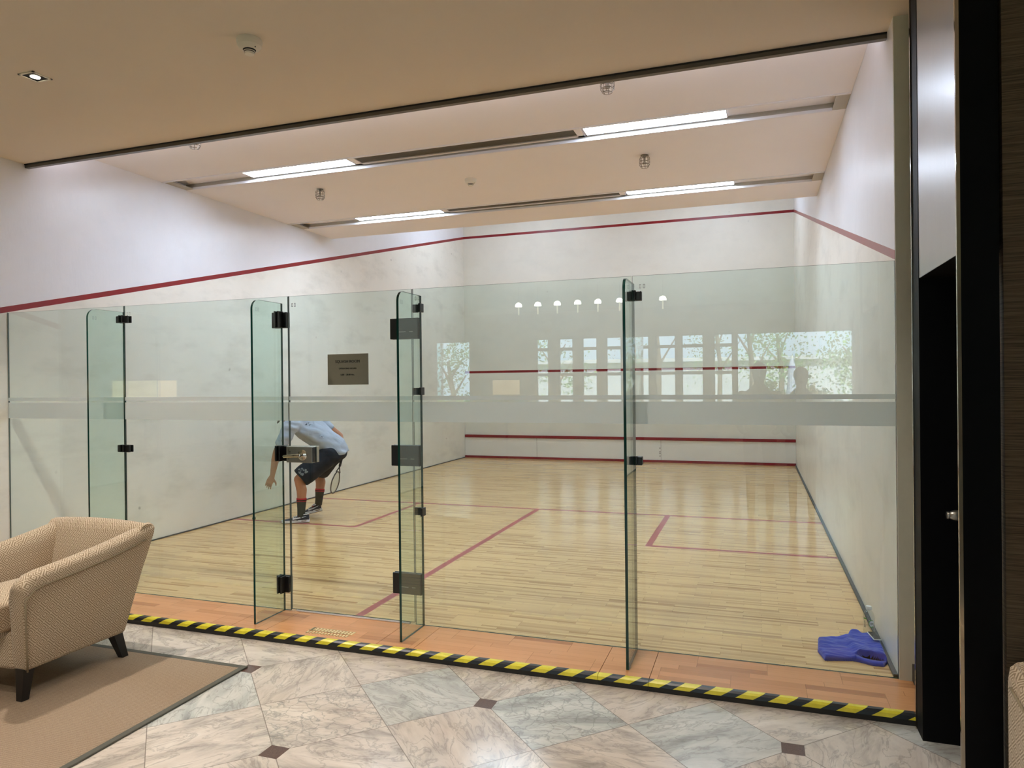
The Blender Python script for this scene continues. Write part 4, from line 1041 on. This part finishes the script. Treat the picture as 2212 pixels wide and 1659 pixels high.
# socks and shoes
def shoe(an, heel, toe, roll, name_parent):
    fw = (toe - heel); Ln = fw.length; fw = fw.normalized(); sd2 = Vector((0, 0, 1)).cross(fw).normalized(); up = fw.cross(sd2).normalized()
    S = lambda x, y, z: heel + fw * x * Ln + sd2 * y + up * z
    def outl(zo, sc):
        prof = [(0.0, .024), (.06, .034), (.25, .034), (.45, .036), (.70, .048), (.86, .043), (.96, .026), (1.0, .006)]
        return [S(x, y * sc, zo) for x, y in prof] + [S(x, -y * sc, zo) for x, y in reversed(prof)]
    r = bpy.data.objects.new('shoe', None)
    m = MB(); m.loft([outl(0.006, 1.0), outl(0.018, 1.05), outl(0.034, 1.0)]); so = m.build('shoe', 'shoe_white', name_parent, smooth=True, angle=50)
    m = MB(); m.loft([outl(0.0, .95), outl(0.007, 1.0)]); m.build('outsole', 'outsole', so)
    m = MB()
    secs = [(.015, .028, .085), (.10, .034, .092), (.22, .034, .086), (.36, .035, .080), (.50, .038, .066), (.66, .046, .052), (.82, .042, .043), (.93, .028, .038), (.985, .010, .034)]
    rings = []
    for x, w, h in secs:
        rings.append([S(x, w * math.cos(a), .030 + (h - .030) * (max(0, math.sin(a)) ** .7 if math.sin(a) > 0 else 0) - (.004 if math.sin(a) < 0 else 0)) for a in [2 * PI * k / 18 for k in range(18)]])
    m.loft(rings); m.build('upper', 'shoe_navy', so, smooth=True, angle=60)
    m = MB(); m.tube([S(x, y, z) for x, y, z in ((.03, 0, .094), (.10, .028, .095), (.22, .030, .091), (.34, .024, .088), (.40, 0, .086), (.34, -.024, .088), (.22, -.030, .091), (.10, -.028, .095))], .006, 8, closed=True); m.build('collar', 'shoe_white', so, smooth=True)
    m = MB()
    for k in range(4): x = .40 + .055 * k; m.tube([S(x, -.022, .078 - .007 * k), S(x + .012, 0, .085 - .009 * k), S(x, .022, .078 - .007 * k)], .0035, 6)
    m.build('laces', 'shoe_white', so)
    for s in (1, -1): m = MB(); m.tube([S(.36, s * .030, .072), S(.40, s * .027, .080)], .005, 6); m.build('eyestay', 'shoe_red', so)
    for s in (1, -1):   # curved tick mark on each side
        m = MB(); top, botm = [], []
        for k in range(11):
            t = k / 10; x = .60 - .48 * t
            zc = .040 + .016 * (1 - t) ** 2 * 0 + (.010 * (1 - t) ** 3) + .030 * t; wd = .0115 * (1 - t) ** .7 + .0006
            wy = .0405 - .008 * t + .004 * (1 - t)
            top.append(S(x, s * (wy + .001), zc + wd)); botm.append(S(x, s * (wy + .003), zc - wd * .5))
        vt = [m.bm.verts.new(p) for p in top]; vb = [m.bm.verts.new(p) for p in botm]
        for k in range(10): m.bm.faces.new((vt[k], vt[k + 1], vb[k + 1], vb[k]))
        o = m.build('curved_mark', 'shoe_white', so); sdm = o.modifiers.new('t', 'SOLIDIFY'); sdm.thickness = .004; sdm.offset = 0
    for s in (1, -1):
        m = MB(); m.box(-.028, .028, -.002, .002, -.005, .005, bev=.002); bmesh.ops.transform(m.bm, matrix=Matrix.Translation(S(.20, s * .0345, .021)) @ Matrix((fw, sd2, up)).transposed().to_4x4(), verts=[v for v in m.bm.verts])
        m.build('air_window', 'outsole', so)
shoe(ankL, P(0.115, 0.155, 0.002), P(0.415, 0.135, 0.002), 0, person)
shoe(ankR, P(-0.035, -0.265, 0.052), P(0.215, -0.262, 0.004), 0, person)
for kn, an, f1 in ((kneeL, ankL, .60), (kneeR, ankR, .60)):
    bk = PF * -0.022; m1 = kn.lerp(an, .32) + bk
    ax = an - m1
    ring = lambda t, r: ellring(m1.lerp(an, t), ax, PL, r, r, 20)
    m = MB(); m.loft([ring(.36, .0535), ring(.5, .051), ring(.8, .044), ring(1.0, .042), ring(1.16, .040)]); so = m.build('sock', 'sock', person, smooth=True, angle=60)
    for t0, t1, mt in ((.33, .40, 'sock_red'), (.40, .44, 'sock_black'), (.44, .47, 'sock_red')):
        m = MB(); m.loft([ring(t0, .0548), ring((t0 + t1) / 2, .0548), ring(t1, .0540)]); m.build('sock_stripe', mt, so, smooth=True, angle=60)

# racket
rk = empty('squash_racket', P(-0.16, -0.13, 0.5), 'squash racket with pale strings held at the hip by the player', 'racket')
h0 = P(-0.285, -0.165, 0.76); h1 = P(-0.235, -0.135, 0.58); tip = P(-0.145, -0.09, 0.275)
ax = (tip - h1).normalized(); wd = (PF * .42 + PL * .75); wd = (wd - ax * wd.dot(ax)).normalized(); nm = ax.cross(wd)
th = h1 + ax * 0.03; hc = th.lerp(tip, .56); La = (tip - hc).length; Wa = 0.098
m = MB(); m.tube([h0, h1], .0145, 12); m.build('grip', 'racket_grip', rk, smooth=True, angle=50)
m = MB(); n = 40
m.tube([hc + ax * La * math.cos(2 * PI * k / n) + wd * Wa * math.sin(2 * PI * k / n) * (1 if math.cos(2 * PI * k / n) > -.3 else .93) for k in range(n)], .0072, 8, closed=True)
m.tube([h1, th], .010, 10)
for s in (-1, 1): m.tube([th - ax * .02, th.lerp(hc, .25) + wd * s * .055], .007, 8)
m.build('frame', 'racket_frame', rk, smooth=True, angle=60)
m = MB()
for k in range(-7, 8):
    w = k / 8; l = La * math.sqrt(1 - w * w); m.tube([hc + wd * Wa * w - ax * l, hc + wd * Wa * w + ax * l], .0009, 5)
for k in range(-9, 10):
    w = k / 10; l = Wa * math.sqrt(1 - w * w); m.tube([hc + ax * La * w - wd * l, hc + ax * La * w + wd * l], .0009, 5)
m.build('strings', 'racket_string', rk)

# two onlookers behind the camera, seen as dark shapes in the glass
def onlooker(x, y, h, label):
    r = empty('person', (x, y, GZ), label, 'person'); s = h / 1.75; z = lambda v: GZ + v * s
    m = MB()
    m.loft([ellring((x, y, z(v)), (0, 0, 1), (1, 0, 0), a * s, b * s, 18) for v, a, b in ((.86, .16, .12), (1.0, .16, .12), (1.2, .17, .12), (1.38, .19, .11), (1.45, .12, .08), (1.5, .06, .06))])
    for q in (-1, 1):
        m.cap((x + q * .19 * s, y, z(1.39)), (x + q * .25 * s, y, z(1.10)), .05 * s, .042 * s); m.cap((x + q * .25 * s, y, z(1.10)), (x + q * .18 * s, y + .18 * s, z(.98)), .04 * s, .03 * s)
        m.cap((x + q * .10 * s, y, z(.88)), (x + q * .10 * s, y, z(.47)), .085 * s, .055 * s); m.cap((x + q * .10 * s, y, z(.47)), (x + q * .10 * s, y, z(.06)), .055 * s, .042 * s); m.cap((x + q * .10 * s, y - .02, z(.035)), (x + q * .10 * s, y + .16 * s, z(.03)), .04 * s, .03 * s)
        m.ell((x + q * .16 * s, y + .22 * s, z(.98)), (.035 * s, .06 * s, .03 * s))
    m.cap((x, y, z(1.44)), (x, y + .02, z(1.56)), .055 * s, .055 * s); m.ell((x, y + .02, z(1.63)), (.075 * s, .095 * s, .12 * s)); m.cap((x, y + .11 * s, z(1.62)), (x, y + .125 * s, z(1.59)), .01, .014)
    b = m.build('body', 'backlit_silhouette', r); remesh(b, 0.014, 4, .5)  # face and hands coloured as dark as the clothes, a backlit silhouette
    m = MB(); m.ell((x, y - .005, z(1.665)), (.083 * s, .10 * s, .095 * s)); m.build('hair', 'hair', r, smooth=True)
onlooker(5.76, -4.62, 1.80, 'standing photographer mirrored dark in the glass right of centre')
onlooker(6.22, -4.75, 1.74, 'second standing onlooker mirrored dark in the right glass panel')

# ------------------------------------------------------------------ world, camera, view
W = bpy.data.worlds.new('daylight'); SC.world = W; W.use_nodes = True
nt = W.node_tree; bg = nt.nodes['Background']; bg.inputs[0].default_value = (0.60, 0.80, 1.0, 1); bg.inputs[1].default_value = 6.0
S = bpy.data.lights.new('sun', 'SUN'); S.energy = 32; S.angle = 0.02; so = bpy.data.objects.new('sun', S); COL.objects.link(so); so.rotation_euler = (math.radians(-38), math.radians(18), 0); so.location = (0, -25, 20)

yaw, pitch, roll, F = 0.3312, -0.0021, 0.0106, 1525.0
Rz = Matrix.Rotation(yaw, 3, 'Z'); Rx = Matrix.Rotation(pitch, 3, 'X'); Ry = Matrix(((math.cos(roll), 0, math.sin(roll)), (0, 1, 0), (-math.sin(roll), 0, math.cos(roll))))
R = Rz @ Rx @ Ry
cm = bpy.data.cameras.new('camera'); co = bpy.data.objects.new('camera', cm); COL.objects.link(co)
right, fwd, up = R @ Vector((1, 0, 0)), R @ Vector((0, 1, 0)), R @ Vector((0, 0, 1))
mat = Matrix((right, up, -fwd)).transposed().to_4x4(); mat.translation = (5.713, -4.080, 1.5457)
co.matrix_world = mat
cm.sensor_fit = 'HORIZONTAL'; cm.sensor_width = 36.0; cm.lens = F / 2212 * 36.0; cm.clip_start = 0.05; cm.clip_end = 200
SC.camera = co
vs = SC.view_settings; SC.display_settings.display_device = 'sRGB'
vs.view_transform = 'Standard'; vs.look = 'None'; vs.gamma = 1.0; vs.use_curve_mapping = False; vs.exposure = 0.0
SC.cycles.max_bounces = 10; SC.cycles.transparent_max_bounces = 24; SC.cycles.diffuse_bounces = 8; SC.cycles.glossy_bounces = 5
SC.cycles.sample_clamp_indirect = 6.0; SC.cycles.caustics_reflective = False; SC.cycles.caustics_refractive = False
